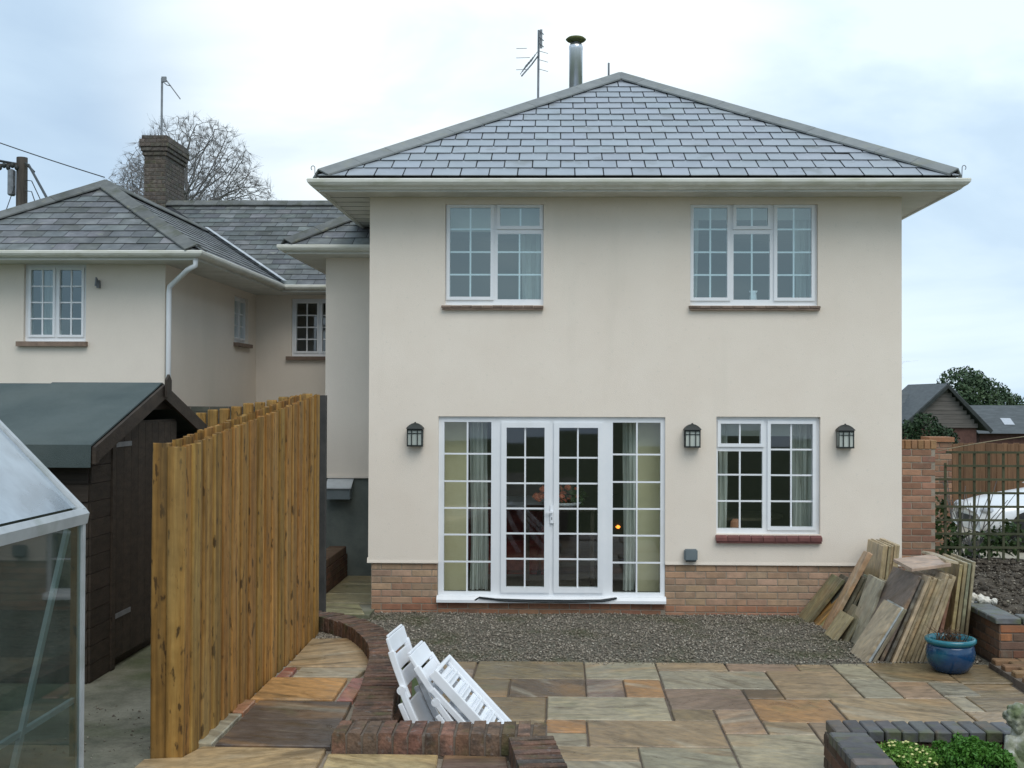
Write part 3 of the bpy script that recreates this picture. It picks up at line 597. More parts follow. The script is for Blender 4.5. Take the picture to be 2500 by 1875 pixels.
for x in (-.95, 1.15, 3.2):      # gutter unions
    MB().add([(x, fy-u, z) for u, z in [(.004, 4.7085), (.107, 4.7085), (.1145, 4.70), (.1105, 4.671), (.087, 4.642), (.051, 4.622), (.004, 4.602)]]+[(x+.07, fy-u, z) for u, z in [(.004, 4.7085), (.107, 4.7085), (.1145, 4.70), (.1105, 4.671), (.087, 4.642), (.051, 4.622), (.004, 4.602)]], [(i, i+1, i+8, i+7) for i in range(6)]+[tuple(range(7)), tuple(range(7, 14))]).build('gutter_union', m_gutter, gt)
# roof
rx0, rx1, ry = -2.615, 4.22, -.52; half = (rx1-rx0)/2; ax, ay, za, ze = (rx0+rx1)/2, ry+half, 6.75, 4.748
rise = za-ze; slen = math.hypot(half, rise); by = YB+.52
rf = MB().add([(rx0, ry, ze), (rx1, ry, ze), (rx1, by, ze), (rx0, by, ze), (ax, ay, za), (ax, by-half, za)], [(0, 1, 4), (1, 2, 5, 4), (2, 3, 5), (3, 0, 4, 5), (0, 3, 2, 1)])
roof = rf.build('roof', m_under, house)
SL = (1.0, 1.01, 1.02)
slates(roof, (rx0, ry, ze), (1, 0, 0), (0, half/slen, rise/slen), [(0.02, -.03), (2*half-.02, -.03), (half, slen)], slen/15.9, .305, m_slate, gap=.013, th=.011, tint=SL, tj=.045)
# side slopes (edge-on from the garden): one sheet of coursed slates each
for sgn in (-1, 1):
    mb = MB(); x0 = rx0 if sgn < 0 else rx1
    for r in range(15):
        a, b = r/15.9, (r+1.1)/15.9
        p = lambda t, y: (x0-sgn*half*t, y, ze+rise*t)
        yA, yB = ry+half*a+.05, by-half*a-.05
        for t_, dz in ((a, .02),):
            mb.add([Vector(p(a, yA))+Vector((0, 0, .022)), Vector(p(a, yB))+Vector((0, 0, .022)), Vector(p(b, by-half*b-.05))+Vector((0, 0, .006)), Vector(p(b, ry+half*b+.05))+Vector((0, 0, .006)), Vector(p(a, yA))+Vector((0, 0, .004)), Vector(p(a, yB))+Vector((0, 0, .004))], [(0, 1, 2, 3), (0, 4, 5, 1)])
    mb.build('slate_courses', m_slate, roof, kind='stuff', color=SL)
nf = Vector((0, -rise, half)).normalized(); nl = Vector((-rise, 0, half)).normalized(); nr = Vector((rise, 0, half)).normalized()
hip_tiles(roof, (rx0+.03, ry+.03, ze+.035), (ax, ay, za+.03), nf, nl, m_hip, .47, .15)
hip_tiles(roof, (rx1-.03, ry+.03, ze+.035), (ax, ay, za+.03), nf, nr, m_hip, .47, .15)
hip_tiles(roof, (ax, ay+.01, za+.03), (ax, by-half, za+.03), nl, nr, m_hip, .47, .175, name='ridge_tile')
for sx, x in ((-1, rx0-.005), (1, rx1+.005)):        # curled hip irons
    pts = [(x, ry-.02, ze-.02), (x, ry-.03, ze+.075)]+[(x+sx*(.02-.02*math.cos(t)), ry-.03, ze+.075+.02*math.sin(t)*1.2) for t in np.linspace(.3, 4.2, 9)]
    MB().tube(pts, .0045, 6).build('hip_iron', m_galv, house)
# windows
def glist(a, b, n): return [a+(b-a)*i/n for i in range(1, n)]
Fm = T(0, .07, 0) @ Matrix.Diagonal((1, -1, 1, 1))
w = window(house, Fm, [(ux(192), ux(393), uz(550), uz(110), [ux(293)], [uz(440), uz(328), uz(215)], True), (ux(440), ux(635), uz(200), uz(110), [ux(540)], [], True), (ux(428), ux(643), uz(562), uz(238), [ux(536)], [uz(440), uz(328)], False)], U1, m_glass_up, 'white two-light upstairs window nearer the older wing', py=.0135)
def sill(wd, x0, x1, z, n, mat, d=.05, hh=.06, slope=.012, two=True):
    k = (x1-x0)/n
    me = MB().add([(0, .03, 0), (k-.006, .03, 0), (k-.006, .03, -hh), (0, .03, -hh), (0, -d, -slope), (k-.006, -d, -slope), (k-.006, -d, -hh), (0, -d, -hh)], [(0, 1, 5, 4), (4, 5, 6, 7), (7, 6, 2, 3), (0, 4, 7, 3), (1, 2, 6, 5), (0, 3, 2, 1)]).mesh('sill_tile')
    for i in range(n): add('sill_tile', me, mat, wd, T(x0+i*k, 0, z+random.uniform(-.0015, .0015)))
    if two: MB().box(x0+.01, x1-.01, -d+.012, .03, z-hh-.022, z-hh-.002).build('sill_bed', mat, wd)
sill(w, ux(155), ux(658), U1[2]-.002, 10, m_sill, .06, .032)
w = window(house, Fm, [(ux(1393), ux(1558), uz(552), uz(110), [ux(1476)], [uz(440), uz(328), uz(215)], True), (ux(1603), ux(1757), uz(200), uz(110), [ux(1680)], [], True), (ux(1590), ux(1768), uz(562), uz(238), [ux(1680)], [uz(440), uz(328)], False), (ux(1803), ux(1970), uz(552), uz(110), [ux(1885)], [uz(440), uz(328), uz(215)], True)], U2, m_glass_up, 'white three-light upstairs window above the small downstairs one', py=.0135)
sill(w, ux(1368), ux(2008), U2[2]-.002, 12, m_sill, .06, .032)
w = window(house, Fm, [(lx(510), lx(820), lz(330), lz(175), [lx(660)], [], True), (lx(488), lx(835), lz(990), lz(390), [lx(660)], [lz(778), lz(573)], False), (lx(897), lx(1222), lz(975), lz(175), [lx(1058)], [lz(778), lz(575), lz(375)], True)], LW, m_glass, 'white two-light downstairs window with red tile sill')
sill(w, lx(466), lx(1285), LW[2]-.002, 9, m_tile, .065, .07, .03, True)
# garden doors
rows6 = lambda a, b: [a+(b-a)*k for k in (.176, .335, .492, .65, .812)]
Fd = T(0, .05, 0) @ Matrix.Diagonal((1, -1, 1, 1))
zA, zB, zC, zE = .232, 2.113, .287, 2.053
fd = window(house, Fd, [(-1.284, -.761, zA, zB, [-1.026], rows6(zA, zB), False), (-.592, -.170, zC, zE, [-.385], rows6(zC, zE), .058), (-.008, .422, zC, zE, [.199], rows6(zC, zE), .058), (.586, 1.113, zA, zB, [.852], rows6(zA, zB), False)], FD, m_glass, 'white double garden doors between glazed side panels', name='garden_doors')
MB().prism([(FD[0]-.01, .06, .125), (FD[0]-.01, -.05, .125), (FD[0]-.01, -.05, .155), (FD[0]-.01, -.03, .19), (FD[0]-.01, .034, .197)], (FD[1]-FD[0]+.02, 0, 0)).build('threshold', m_upvc, fd)
hb = MB().box(-.105, -.068, .002, .0135, 1.0, 1.2).box(-.155, -.08, -.045, -.025, 1.115, 1.135).box(-.094, -.079, -.03, .004, 1.117, 1.133); hb.build('door_handle', m_plastic, fd)
MB().box(-.091, -.083, -.0005, .0015, 1.035, 1.065).build('keyhole', m_black, fd)

# rooms behind the glass
def room(name, x0, x1, y0, y1, z0, z1, mat):
    MB().add([(x0, y0, z0), (x1, y0, z0), (x1, y1, z0), (x0, y1, z0), (x0, y0, z1), (x1, y0, z1), (x1, y1, z1), (x0, y1, z1)], [(4, 5, 6, 7), (1, 2, 6, 5), (2, 3, 7, 6), (3, 0, 4, 7)]).build(name, mat, house)
    MB().add([(x0, y0, z0+.002), (x1, y0, z0+.002), (x1, y1, z0+.002), (x0, y1, z0+.002)], [(0, 1, 2, 3)]).build('room_floor', m_carpet, house)
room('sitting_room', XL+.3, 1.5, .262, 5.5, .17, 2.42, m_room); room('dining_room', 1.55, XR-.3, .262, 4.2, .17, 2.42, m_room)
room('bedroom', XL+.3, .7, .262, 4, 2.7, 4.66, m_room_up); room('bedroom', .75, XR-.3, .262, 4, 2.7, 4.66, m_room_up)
curtain('curtain', 'pale curtain bunched behind the left glazed side panel', -1.02, -.82, .38, .2, 2.2, m_curtain, 4)
curtain('curtain', 'pale curtain bunched behind the right glazed side panel', .72, .86, .38, .2, 2.2, m_curtain, 3)
tag(MB().box(-1.34, -1.04, .33, .336, .2, 2.2).build('fabric_panel', m_yblind), 'flat cream fabric panel behind the left glazed side panel', 'blind')
tag(MB().box(.87, 1.16, .33, .336, .2, 2.2).build('fabric_panel', m_yblind), 'flat cream fabric panel behind the right glazed side panel', 'blind')
curtain('curtain', 'pale curtain at the left of the downstairs window', LW[0]-.02, LW[0]+.17, .36, .8, 2.1, m_curtain, 3)
curtain('curtain', 'pale curtain at the right of the downstairs window', LW[1]-.24, LW[1]-.02, .36, .8, 2.1, m_curtain, 4)
tag(MB().box(LW[0], LW[1], .345, .35, 1.96, 2.2).build('roller_blind', m_blind), 'grey roller blind part lowered in the downstairs window', 'blind')
tag(MB().box(U1[0], U1[1], .345, .35, uz(210), 4.6).build('roller_blind', m_blind), 'grey roller blind part lowered in the two-light upstairs window', 'blind')
tag(MB().box(U2[0], U2[1], .345, .35, uz(150), 4.6).build('roller_blind', m_blind), 'grey roller blind part lowered in the three-light upstairs window', 'blind')
curtain('curtain', 'pale curtain at the left of the three-light upstairs window', U2[0]-.03, U2[0]+.13, .4, 3.1, 4.5, m_curtain, 2)
curtain('curtain', 'pale curtain at the right of the three-light upstairs window', U2[1]-.17, U2[1]+.03, .4, 3.1, 4.5, m_curtain, 3)
curtain('curtain', 'greyish curtain at the right of the two-light upstairs window', U1[1]-.26, U1[1]+.03, .4, 3.1, 4.5, m_curtain, 4)
t = thing('vase', 'small white vase on the sill of the three-light upstairs window', 'vase', (2.16, .2, 3.44))
MB().lathe([(.03, 0), (.045, .03), (.04, .1), (.035, .14), (.05, .17), (.0, .17)], 14, (2.16, .2, 3.42)).build('body', m_plastic, t, True)
# sitting room furniture
t = thing('sofa', 'dark red sofa with a white throw seen through the left garden door', 'sofa', (-.75, 2, .17))
sf = cbox_mesh('seat', .95, .8, .42, .06, seg=3); add('seat', sf, m_red, t, T(-.7, 2.0, .39)); add('backrest', cbox_mesh('backrest', .95, .22, .6, .07, seg=3), m_red, t, T(-.7, 2.45, .75))
add('armrest', cbox_mesh('armrest', .2, .82, .6, .07, seg=3), m_red, t, T(-.2, 1.98, .48)); add('armrest', cbox_mesh('armrest', .2, .82, .6, .07, seg=3), m_red, t, T(-1.2, 1.98, .48))
tag(add('throw', cbox_mesh('throw', .6, .3, .1, .03, .015, 3, 2), m_plastic, None, T(-.5, 2.25, 1.02) @ Matrix.Rotation(.35, 4, 'X')), 'white throw draped over the red sofa', 'blanket')
t = thing('side_table', 'dark table carrying the orange flowers inside', 'table', (.0, .85, .17))
MB().box(-.42, .42, .62, 1.08, 1.07, 1.10).build('table_top', m_shed, t)
for a in (-.40, .36):
    for b in (.64, 1.02): MB().box(a, a+.04, b, b+.04, .18, 1.07).build('leg', m_shed, t)
t = thing('flower_bowl', 'white bowl of orange and red flowers behind the garden doors', 'flowers', (.0, .8, 1.1))
MB().lathe([(.06, 0), (.16, .02), (.20, .06), (.18, .06), (.02, .03)], 20, (.06, .8, 1.102)).build('bowl', m_plastic, t, True)
fb = MB()
for i in range(34): a = random.uniform(0, 6.28); r = random.uniform(0, .3); fb.ball((-.03+r*.85*math.cos(a), .8+r*.4*math.sin(a), 1.17+random.uniform(0, .17)), random.uniform(.025, .05), 7, 5, (1, 1, .8), .3, i)
fb.build('blooms', m_orange, t)
foliage('leaves', m_leaf_e, t, [(.05, .82, 1.24, .26, .12, .12)], 130, .05, 5)
t = thing('wood_stove', 'black wood stove with a small glowing fire inside the house', 'stove', (.95, 3.2, .17))
MB().box(.7, 1.25, 3.1, 3.5, .3, 1.05).build('body', m_black, t); MB().box(.72, 1.2, 3.12, 3.5, .18, .3).build('base', m_black, t); MB().tube([(.97, 3.35, 1.05), (.97, 3.35, 2.4)], .07, 10).build('flue_pipe', m_black, t)
MB().ball((.80, 3.07, .62), .018, 8, 6, (1.7, .5, 1.2), .6, 2).build('flame', m_fire, t)
# dining room
t = thing('dining_table', 'round pale dining table glimpsed through the downstairs window', 'table', (2.3, 1.8, .17))
MB().lathe([(.5, 0), (.5, .03)], 20, (2.3, 1.8, .9)).build('table_top', m_woodold, t); MB().lathe([(.25, 0), (.05, .05), (.05, .72)], 12, (2.3, 1.8, .18)).build('pedestal', m_woodold, t)
tag(MB().lathe([(.03, 0), (.06, .04), (.055, .1), (.03, .13)], 14, (1.97, .22, .905)).build('ornament', m_pot), 'small orange pot on the downstairs window sill', 'ornament')

# wall lanterns
def lantern(x, label):
    t = thing('wall_lantern', label, 'lamp', (x, 0, 1.85), 'wall lanterns on the cream house')
    w_, d_, z0, z1 = .085, .11, 1.852, 2.03
    MB().box(x-.05, x+.05, -.016, -.001, 1.87, 2.05).build('back_plate', m_black, t)
    fr = MB()
    for z in (z0, z1): fr.box(x-w_, x+w_, -d_-.01, -.004, z-.008, z+.008)
    for a, b in ((-w_, -d_), (w_-.01, -d_), (-w_, -.02), (w_-.01, -.02), (-w_+.048, -d_-.005), (w_-.058, -d_-.005)): fr.box(x+a, x+a+.01, b-.005, b+.006, z0+.008, z1-.008)
    fr.box(x-w_+.011, x+w_-.011, -d_-.003, -d_+.004, z1-.045, z1-.037)
    fr.build('frame', m_black, t)
    MB().box(x-w_+.012, x+w_-.012, -d_+.006, -d_+.009, z0+.009, z1-.009).build('pane', m_frost, t)
    for s in (-1, 1): MB().box(x+s*(w_-.009)-.0015, x+s*(w_-.009)+.0015, -d_+.012, -.022, z0+.009, z1-.009).build('pane', m_frost, t)
    rings = [(1.12, 0), (.98, .018), (.72, .04), (.42, .056), (.2, .062)]; vs = []
    for k, h in rings: vs += [(x-w_*k, -d_/2-.005-(d_/2+.012)*k, z1+.009+h), (x+w_*k, -d_/2-.005-(d_/2+.012)*k, z1+.009+h), (x+w_*k, min(-.003, -d_/2-.005+(d_/2+.012)*k), z1+.009+h), (x-w_*k, min(-.003, -d_/2-.005+(d_/2+.012)*k), z1+.009+h)]
    MB().add(vs, [(i*4+j, i*4+(j+1) % 4, i*4+4+(j+1) % 4, i*4+4+j) for i in range(4) for j in range(4)]+[(3, 2, 1, 0), (16, 17, 18, 19)]).build('cap', m_black, t)
    MB().ball((x, -.06, z1+.072), .012, 8, 5).build('finial', m_black, t)
lantern(-1.597, 'black wall lantern left of the garden doors'); lantern(1.452, 'black wall lantern between garden doors and downstairs window'); lantern(3.122, 'black wall lantern near the right corner of the house')
t = thing('vent_cowl', 'small grey plastic vent cowl low on the cream wall', 'vent', (1.44, 0, .6))
add('cowl', cbox_mesh('cowl', .145, .075, .125, .012, seg=2), m_grey, t, T(1.44, -.04, .665)); MB().box(1.385, 1.495, -.07, -.015, .592, .604).build('outlet', m_black, t)
cb = MB(); pts = [(-.90+2.0*0, 0, 0)]
pts = [(-.93, -.045, .152), (-.88, -.052, .186), (-.7, -.055, .168), (-.35, -.056, .160), (.1, -.056, .159), (.45, -.056, .165), (.62, -.05, .188)]
cb.tube(pts, .009, 6); cb.tube([(-.88, -.058, .184), (-.6, -.064, .152), (-.2, -.066, .142), (.2, -.066, .143), (.5, -.062, .158), (.63, -.052, .188)], .010, 6)
tag(cb.build('rubber_strip', m_cable, None, True), 'black rubber strip lying along the white door threshold', 'strip')

# roof things behind the hip
t = thing('flue', 'shiny steel flue with mossy round cowl behind the main roof', 'flue', (.24, 5.4, 6.6))
fx, fyy = .235, 5.6
MB().lathe([(.108, 0), (.108, 1.40), (.112, 1.41), (.112, 1.45), (.09, 1.5)], 20, (fx, fyy, 6.55)).build('pipe', m_steel, t, True)
MB().tube([(fx, fyy, 8.04), (fx, fyy, 8.1)], .05, 10).build('neck', m_galv, t)
MB().lathe([(.03, .0), (.14, .02), (.165, .045), (.13, .075), (.05, .09)], 20, (fx, fyy, 8.07)).build('cowl', pmat('mossy_cowl', [(.05, .06, .02), (.12, .13, .04)], 20, .8, coord='W'), t, True)
t = thing('tv_aerial', 'multi-element television aerial on a mast behind the left roof hip', 'aerial', (-.365, 5.6, 6.4))
mx = -.36; MB().tube([(mx-.012, 5.6, 6.3), (mx, 5.6, 8.27)], .018, 8).build('mast', m_galv, t)
MB().tube([(mx, 5.57, 7.86), (mx-.11, 5.6, 7.72), (mx-.26, 5.3, 7.45)], .013, 6).build('boom', m_galv, t)
for k in range(6): MB().tube([(mx-.07-.033*k-.05, 5.5-.035*k, 7.80-.05*k-.07), (mx-.07-.033*k+.05, 5.5-.035*k, 7.80-.05*k+.09)], .006, 5).build('element', m_galv, t)
for z in (8.2, 8.1, 8.0): MB().tube([(mx+.01, 5.4, z), (mx+.075, 5.6, z)], .009, 5).build('element', m_galv, t)
MB().box(mx+.02, mx+.06, 5.5, 5.52, 7.95, 8.25).build('reflector', m_galv, t)
for z, l in ((7.98, .17), (7.83, .22), (7.64, .2)): MB().tube([(mx-.36+.02*0, 5.62, z-.0), (mx-.36+l, 5.62, z+.005)], .005, 5).build('element', m_galv, t)
for z in (7.92, 7.78, 7.63): MB().tube([(mx+.01, 5.62, z+.02), (mx+.15, 5.62, z-.02)], .005, 5).build('element', m_galv, t)
tag(MB().tube([(.76, 5.6, 6.5), (.76, 5.6, 7.74)], .016, 8).build('vent_pipe', m_galv), 'thin grey pipe poking up just left of the roof peak', 'pipe')

# ================================================================== OLDER WING ON THE LEFT
wing = thing('older_wing', 'older lower cream wing with mossy hipped slate roofs and brick chimney', 'house', (-5.5, 5, 0))
wz0 = .2
W1 = (-7.037, -6.214, 3.10, 4.118); W3 = (-4.566, -3.62, 3.075, 4.057)
mb = MB(); wall_holes(mb, (-7.87, 2.2, wz0), (1, 0, 0), (0, -1, 0), 2.70, wz0, 4.2, [(W1[0]+7.87, W1[1]+7.87, W1[2], W1[3])], .25)
wall_holes(mb, (-5.17, 2.2, wz0), (0, 1, 0), (1, 0, 0), 4.5, wz0, 4.2, [(3.2, 4.0, 3.25, 4.0)], .25)
wall_holes(mb, (-5.17, 6.7, wz0), (1, 0, 0), (0, -1, 0), 2.6, wz0, 4.2, [(W3[0]+5.17, W3[1]+5.17, W3[2], W3[3])], .25)
mb.add([(-7.87, 2.2, wz0), (-7.87, 9, wz0), (-7.87, 9, 4.2), (-7.87, 2.2, 4.2)], [(0, 1, 2, 3)])
mb.build('wall', m_render2, wing)
mb = MB(); wall_holes(mb, (-3.08, 2.3, 1.36), (1, 0, 0), (0, -1, 0), 1.2, 1.36, 4.3, [], .25)
mb.add([(-3.08, 2.3, 1.36), (-3.08, 6.7, 1.36), (-3.08, 6.7, 4.3), (-3.08, 2.3, 4.3)], [(0, 1, 2, 3)]); mb.build('wall', m_render2, wing)
MB().box(-3.07, -2.0, 2.32, 2.6, -.1, 1.37).box(-3.07, -2.9, 2.6, 6.7, -.1, 1.37).build('plinth', m_darkplinth, wing)
MB().box(-3.09, -2.05, 2.285, 2.33, 1.325, 1.36).build('render_drip', m_render2, wing)
# windows
def two_light(parent, F, o, glass, label, nz=4, nx=2):
    x0, x1, z0, z1 = o; mid = (x0+x1)/2; L_ = []
    for a, b in ((x0+.075, mid-.045), (mid+.045, x1-.075)): L_.append((a, b, z0+.09, z1-.075, glist(a, b, nx), glist(z0+.09, z1-.075, nz), .03))
    return window(parent, F, L_, o, glass, label)
w = two_light(wing, T(0, 2.27, 0) @ Matrix.Diagonal((1, -1, 1, 1)), W1, m_glass_up, 'white two-casement window in the front of the older wing')
MB().box(W1[0]-.07, W1[1]+.03, 2.13, 2.23, 3.035, 3.098).build('sill', m_sill, w)
w = two_light(wing, T(0, 6.77, 0) @ Matrix.Diagonal((1, -1, 1, 1)), W3, m_glass, 'white casement window in the far wall of the older wing')
MB().box(W3[0]-.08, W3[1]+.05, 6.63, 6.73, 3.01, 3.073).build('sill', m_sill, w)
Fs = frame((-5.24, 0, 0), (0, 1, 0), (1, 0, 0), (0, 0, 1))
w = two_light(wing, Fs, (5.4, 6.2, 3.25, 4.0), m_glass, 'small white window in the side wall of the older wing', 3, 1)
MB().box(-5.2, -5.10, 5.35, 6.25, 3.19, 3.248).build('sill', m_sill, w)
for nm, x0, x1, y0, y1 in (('room', -7.6, -5.45, 2.46, 5.0), ('room', -5.1, -3.3, 6.96, 9)):
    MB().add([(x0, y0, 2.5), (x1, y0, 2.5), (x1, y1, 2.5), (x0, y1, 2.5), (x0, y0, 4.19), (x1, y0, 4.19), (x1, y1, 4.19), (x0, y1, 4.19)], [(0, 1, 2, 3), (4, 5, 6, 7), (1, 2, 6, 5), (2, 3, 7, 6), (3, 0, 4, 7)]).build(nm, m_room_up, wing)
curtain('curtain', 'pale curtain at the left of the front window of the older wing', -6.98, -6.8, 2.55, 2.9, 4.1, m_curtain, 3)
# eaves and roofs
e0, e1, ey, ez = -8.47, -4.57, 1.64, 4.235; h2 = (e1-e0)/2; px_, py_, pz_ = (e0+e1)/2, ey+h2, 5.42; rs = pz_-ez; sl2 = math.hypot(h2, rs); tan2 = rs/h2
eaves(wing, [(-.025, ez-.125), (0, ez-.125), (0, ez-.004), (-.025, ez-.004)], e0+.03, e1-.03, ey+.05, 6.1, 'fascia', m_soffit)
GP = lambda z: [(.003, z-.012), (.095, z-.012), (.100, z-.022), (.097, z-.05), (.078, z-.076), (.05, z-.094), (.003, z-.094)]
eaves(wing, GP(ez), e0+.03, e1-.03, ey+.05, 6.1, 'gutter', m_gutter)
MB().box(e0+.06, e1-.06, ey+.07, 2.2, ez-.12, ez-.108).box(-5.17, e1-.06, 2.2, 6.12, ez-.12, ez-.108).box(-5.17, -2, 6.12, 6.7, ez-.12, ez-.108).build('soffit', m_soffit, wing)
MB().box(e1-.06, -2, 6.06, 6.085, ez-.125, ez-.004).build('fascia', m_soffit, wing)
MB().prism([(e1+.06, 6.058-u, z) for u, z in GP(ez)], (2.4, 0, 0)).build('gutter', m_gutter, wing)
yb_ = 6.12; zr = lambda y: ez+tan2*(y-yb_); yr = 9.15; zrr = zr(yr); yv = yb_+(pz_-ez)/tan2
r2 = MB().add([(e0, ey, ez), (e1, ey, ez), (px_, py_, pz_), (e1, yb_, ez), (px_, yv, pz_), (e0, yv, ez)], [(0, 1, 2), (1, 3, 4, 2), (0, 2, 4, 5)]).build('roof', m_under, wing)
slates(r2, (e0, ey, ez), (1, 0, 0), (0, h2/sl2, rs/sl2), [(.02, -.03), (2*h2-.02, -.03), (h2, sl2)], .205, .29, m_slate_old, gap=.007, th=.008, tj=.12)
Ls = yb_-ey
slates(r2, (e1, ey, ez), (0, 1, 0), (-h2/sl2, 0, rs/sl2), [(.02, -.03), (Ls, -.03), (yv-ey, sl2), (h2, sl2)], .205, .29, m_slate_old, gap=.005, th=.008, tj=.12)
nF, nL, nR = Vector((0, -rs, h2)), Vector((-rs, 0, h2)), Vector((rs, 0, h2))
hip_tiles(r2, (e0+.02, ey+.02, ez+.03), (px_, py_, pz_+.03), nF, nL, m_hip_old, .45, .15); hip_tiles(r2, (e1-.02, ey+.02, ez+.03), (px_, py_, pz_+.03), nF, nR, m_hip_old, .45, .15)
hip_tiles(r2, (px_, py_+.01, pz_+.03), (px_, yv, pz_+.03), nL, nR, m_hip_old, .45, .15, name='ridge_tile')
r3 = MB().add([(e1, yb_, ez), (-1.0, yb_, ez), (-1.0, yr, zrr), (-9.0, yr, zrr), (-9.0, yb_, ez), (-9, 12, ez), (-1, 12, ez)], [(0, 1, 2, 3, 4), (2, 6, 5, 3)]).build('roof', m_under, wing)
vl = math.hypot(1, tan2); vx = (yr-yb_)
slates(r3, (e1, yb_, ez), (1, 0, 0), (0, 1/vl, tan2/vl), [(0.05, -.02), (2.4, -.02), (2.4, vx*vl), (-vx+.05, vx*vl)], .205, .29, m_slate_old, gap=.007, th=.008, tj=.14, tint=(.85, .86, .84))
hip_tiles(r3, (-7.9, yr, zrr+.03), (-1.2, yr, zrr+.03), (0, -tan2, 1), (0, tan2, 1), m_hip_old, .45, .14, name='ridge_tile')
va, vb = Vector((e1+.02, yb_+.02, ez+.04)), Vector((px_+.05, yv+.02, pz_+.03))
MB().add([va+Vector((-.026, -.016, .035)), va+Vector((.026, .016, .035)), vb+Vector((.026, .016, .035)), vb+Vector((-.026, -.016, .035))], [(0, 1, 2, 3)]).build('lead_valley', pmat('lead', [(.36, .38, .40), (.5, .52, .54)], 6, .45, coord='W'), r3)
# link roof
k0, k1, kz = -3.53, 1.81, 4.33; hl = 1.6; kr = hl*tan2
r4 = MB().add([(k0, k1, kz), (-1.9, k1, kz), (-1.9, k1+hl, kz+kr), (k0+hl, k1+hl, kz+kr), (k0, 7, kz), (k0+hl, 7, kz+kr)], [(0, 1, 2, 3), (0, 3, 5, 4)]).build('roof', m_under, wing)
slates(r4, (k0, k1, kz), (1, 0, 0), (0, 1/vl, tan2/vl), [(.02, -.03), (1.6, -.03), (1.6, hl*vl), (hl, hl*vl)], .205, .29, m_slate_old, gap=.007, th=.008, tj=.12)
hip_tiles(r4, (k0+.02, k1+.02, kz+.03), (k0+hl, k1+hl, kz+kr+.03), (0, -tan2, 1), (-tan2, 0, 1), m_hip_old, .45, .13)
eaves(wing, [(-.025, kz-.12), (0, kz-.12), (0, kz-.004), (-.025, kz-.004)], k0+.03, -2.14, k1+.05, 6.0, 'fascia', m_soffit, False)
eaves(wing, GP(kz), k0+.03, -2.14, k1+.05, 6.0, 'gutter', m_gutter, False)
MB().box(k0+.06, -2.14, k1+.08, 2.3, kz-.118, kz-.106).box(k0+.06, -3.08, 2.3, 6, kz-.118, kz-.106).build('soffit', m_soffit, wing)
# downpipe with swan neck
MB().tube([(-4.62, 1.72, ez-.1), (-4.62, 1.72, ez-.19), (-4.75, 1.8, ez-.24), (-5.0, 2.08, ez-.36), (-5.09, 2.14, ez-.42), (-5.1, 2.14, ez-.5), (-5.1, 2.14, .3)], .034, 10).build('downpipe', m_upvc, wing, True)
tag(MB().box(-6.055, -6.02, 2.14, 2.199, 3.80, 3.9).tube([(-6.037, 2.15, 3.88), (-6.04, 2.1, 3.93), (-6.05, 2.1, 3.82)], .012, 6).build('wall_hook', m_galv), 'small rusty hook on the older wing beside its front window', 'hook')
# chimney
ch = thing('chimney', 'old brick chimney stack with corbelled top on the older wing', 'chimney', (-7.75, 9.5, 5.3))
cx0, cx1, cy0, cy1 = -7.95, -7.545, 9.0, 10.12
core = MB().box(cx0+.003, cx1-.003, cy0+.003, cy1-.003, 5.2, 7.36).build('stack', m_mortar_d, ch)
OLD = [(.13, .12, .105), (.14, .125, .11), (.12, .112, .10), (.14, .122, .105)]
for (za_, zb_, gx) in ((5.6, 6.98, 0), (6.985, 7.06, .03), (7.065, 7.14, .055), (7.145, 7.295, .075), (7.3, 7.37, .04)):
    if gx: MB().box(cx0-gx+.006, cx1+gx-.006, cy0-gx+.006, cy1+gx-.006, za_, zb_-.003).build('corbel', m_mortar_d, ch)
    brick_face(core, (cx0-gx, cy0-gx, za_), (1, 0, 0), (0, -1, 0), cx1-cx0+2*gx, za_, zb_, OLD, D_=.04, proud=.003, mat=m_brick_old); brick_face(core, (cx1+gx, cy0-gx+.03, za_), (0, 1, 0), (1, 0, 0), cy1-cy0+2*gx-.03, za_, zb_, OLD, off=1, D_=.04, proud=.003, mat=m_brick_old)
MB().lathe([(.17, 0), (.15, .04), (.12, .06), (.10, .06)], 14, (-7.74, 9.5, 7.37)).build('flaunching', m_pot, ch)
t = thing('chimney_aerial', 'mast with bent aerial arm rising from the brick chimney', 'aerial', (-7.76, 9.4, 7.37))
MB().tube([(-7.765, 9.4, 7.1), (-7.76, 9.4, 8.58)], .022, 8).build('mast', m_galv, t)
MB().tube([(-7.70, 9.4, 8.57), (-7.40, 9.4, 8.17)], .012, 6).build('arm', m_galv, t); MB().box(-7.76, -7.67, 9.36, 9.4, 8.5, 8.6).build('clamp', m_galv, t)
MB().tube([(-7.73, 9.38, 8.5), (-7.66, 9.38, 8.44), (-7.58, 9.38, 8.42)], .008, 5).build('cable', m_cable, t)
# utility pole
t = thing('utility_pole', 'dark timber utility pole carrying cables behind the older wing', 'pole', (-12.68, 14, 0))
MB().tube([(-12.68, 14, 0), (-12.68, 14, 8.0)], [.15, .125], 12).build('post', m_pole, t)
add('transformer', cbox_mesh('transformer', .13, .2, .62, .03), m_galv, t, T(-12.9, 13.95, 7.4)); MB().box(-13.2, -12.65, 13.9, 13.97, 7.78, 7.84).build('crossarm', m_pole, t)
for i in range(5): MB().ball((-13.15+.1*i, 13.88, 7.74+.05*(i % 2)), .055, 8, 6, (1, 1, 1.2)).build('insulator', m_black, t)
MB().tube([(-12.55, 13.9, 7.85), (-12.3, 13.8, 7.62)], .03, 6).build('cable_grip', m_black, t)
for i, (z0, x1, z1) in enumerate(((7.45, -12.05, 6.7), (7.2, -12.2, 6.6))): MB().tube([(-12.55, 13.9, z0), (-12.4, 13.9, z0-.02), (x1, 13.9, z1)], .012, 5).build('stay', m_cable, t)
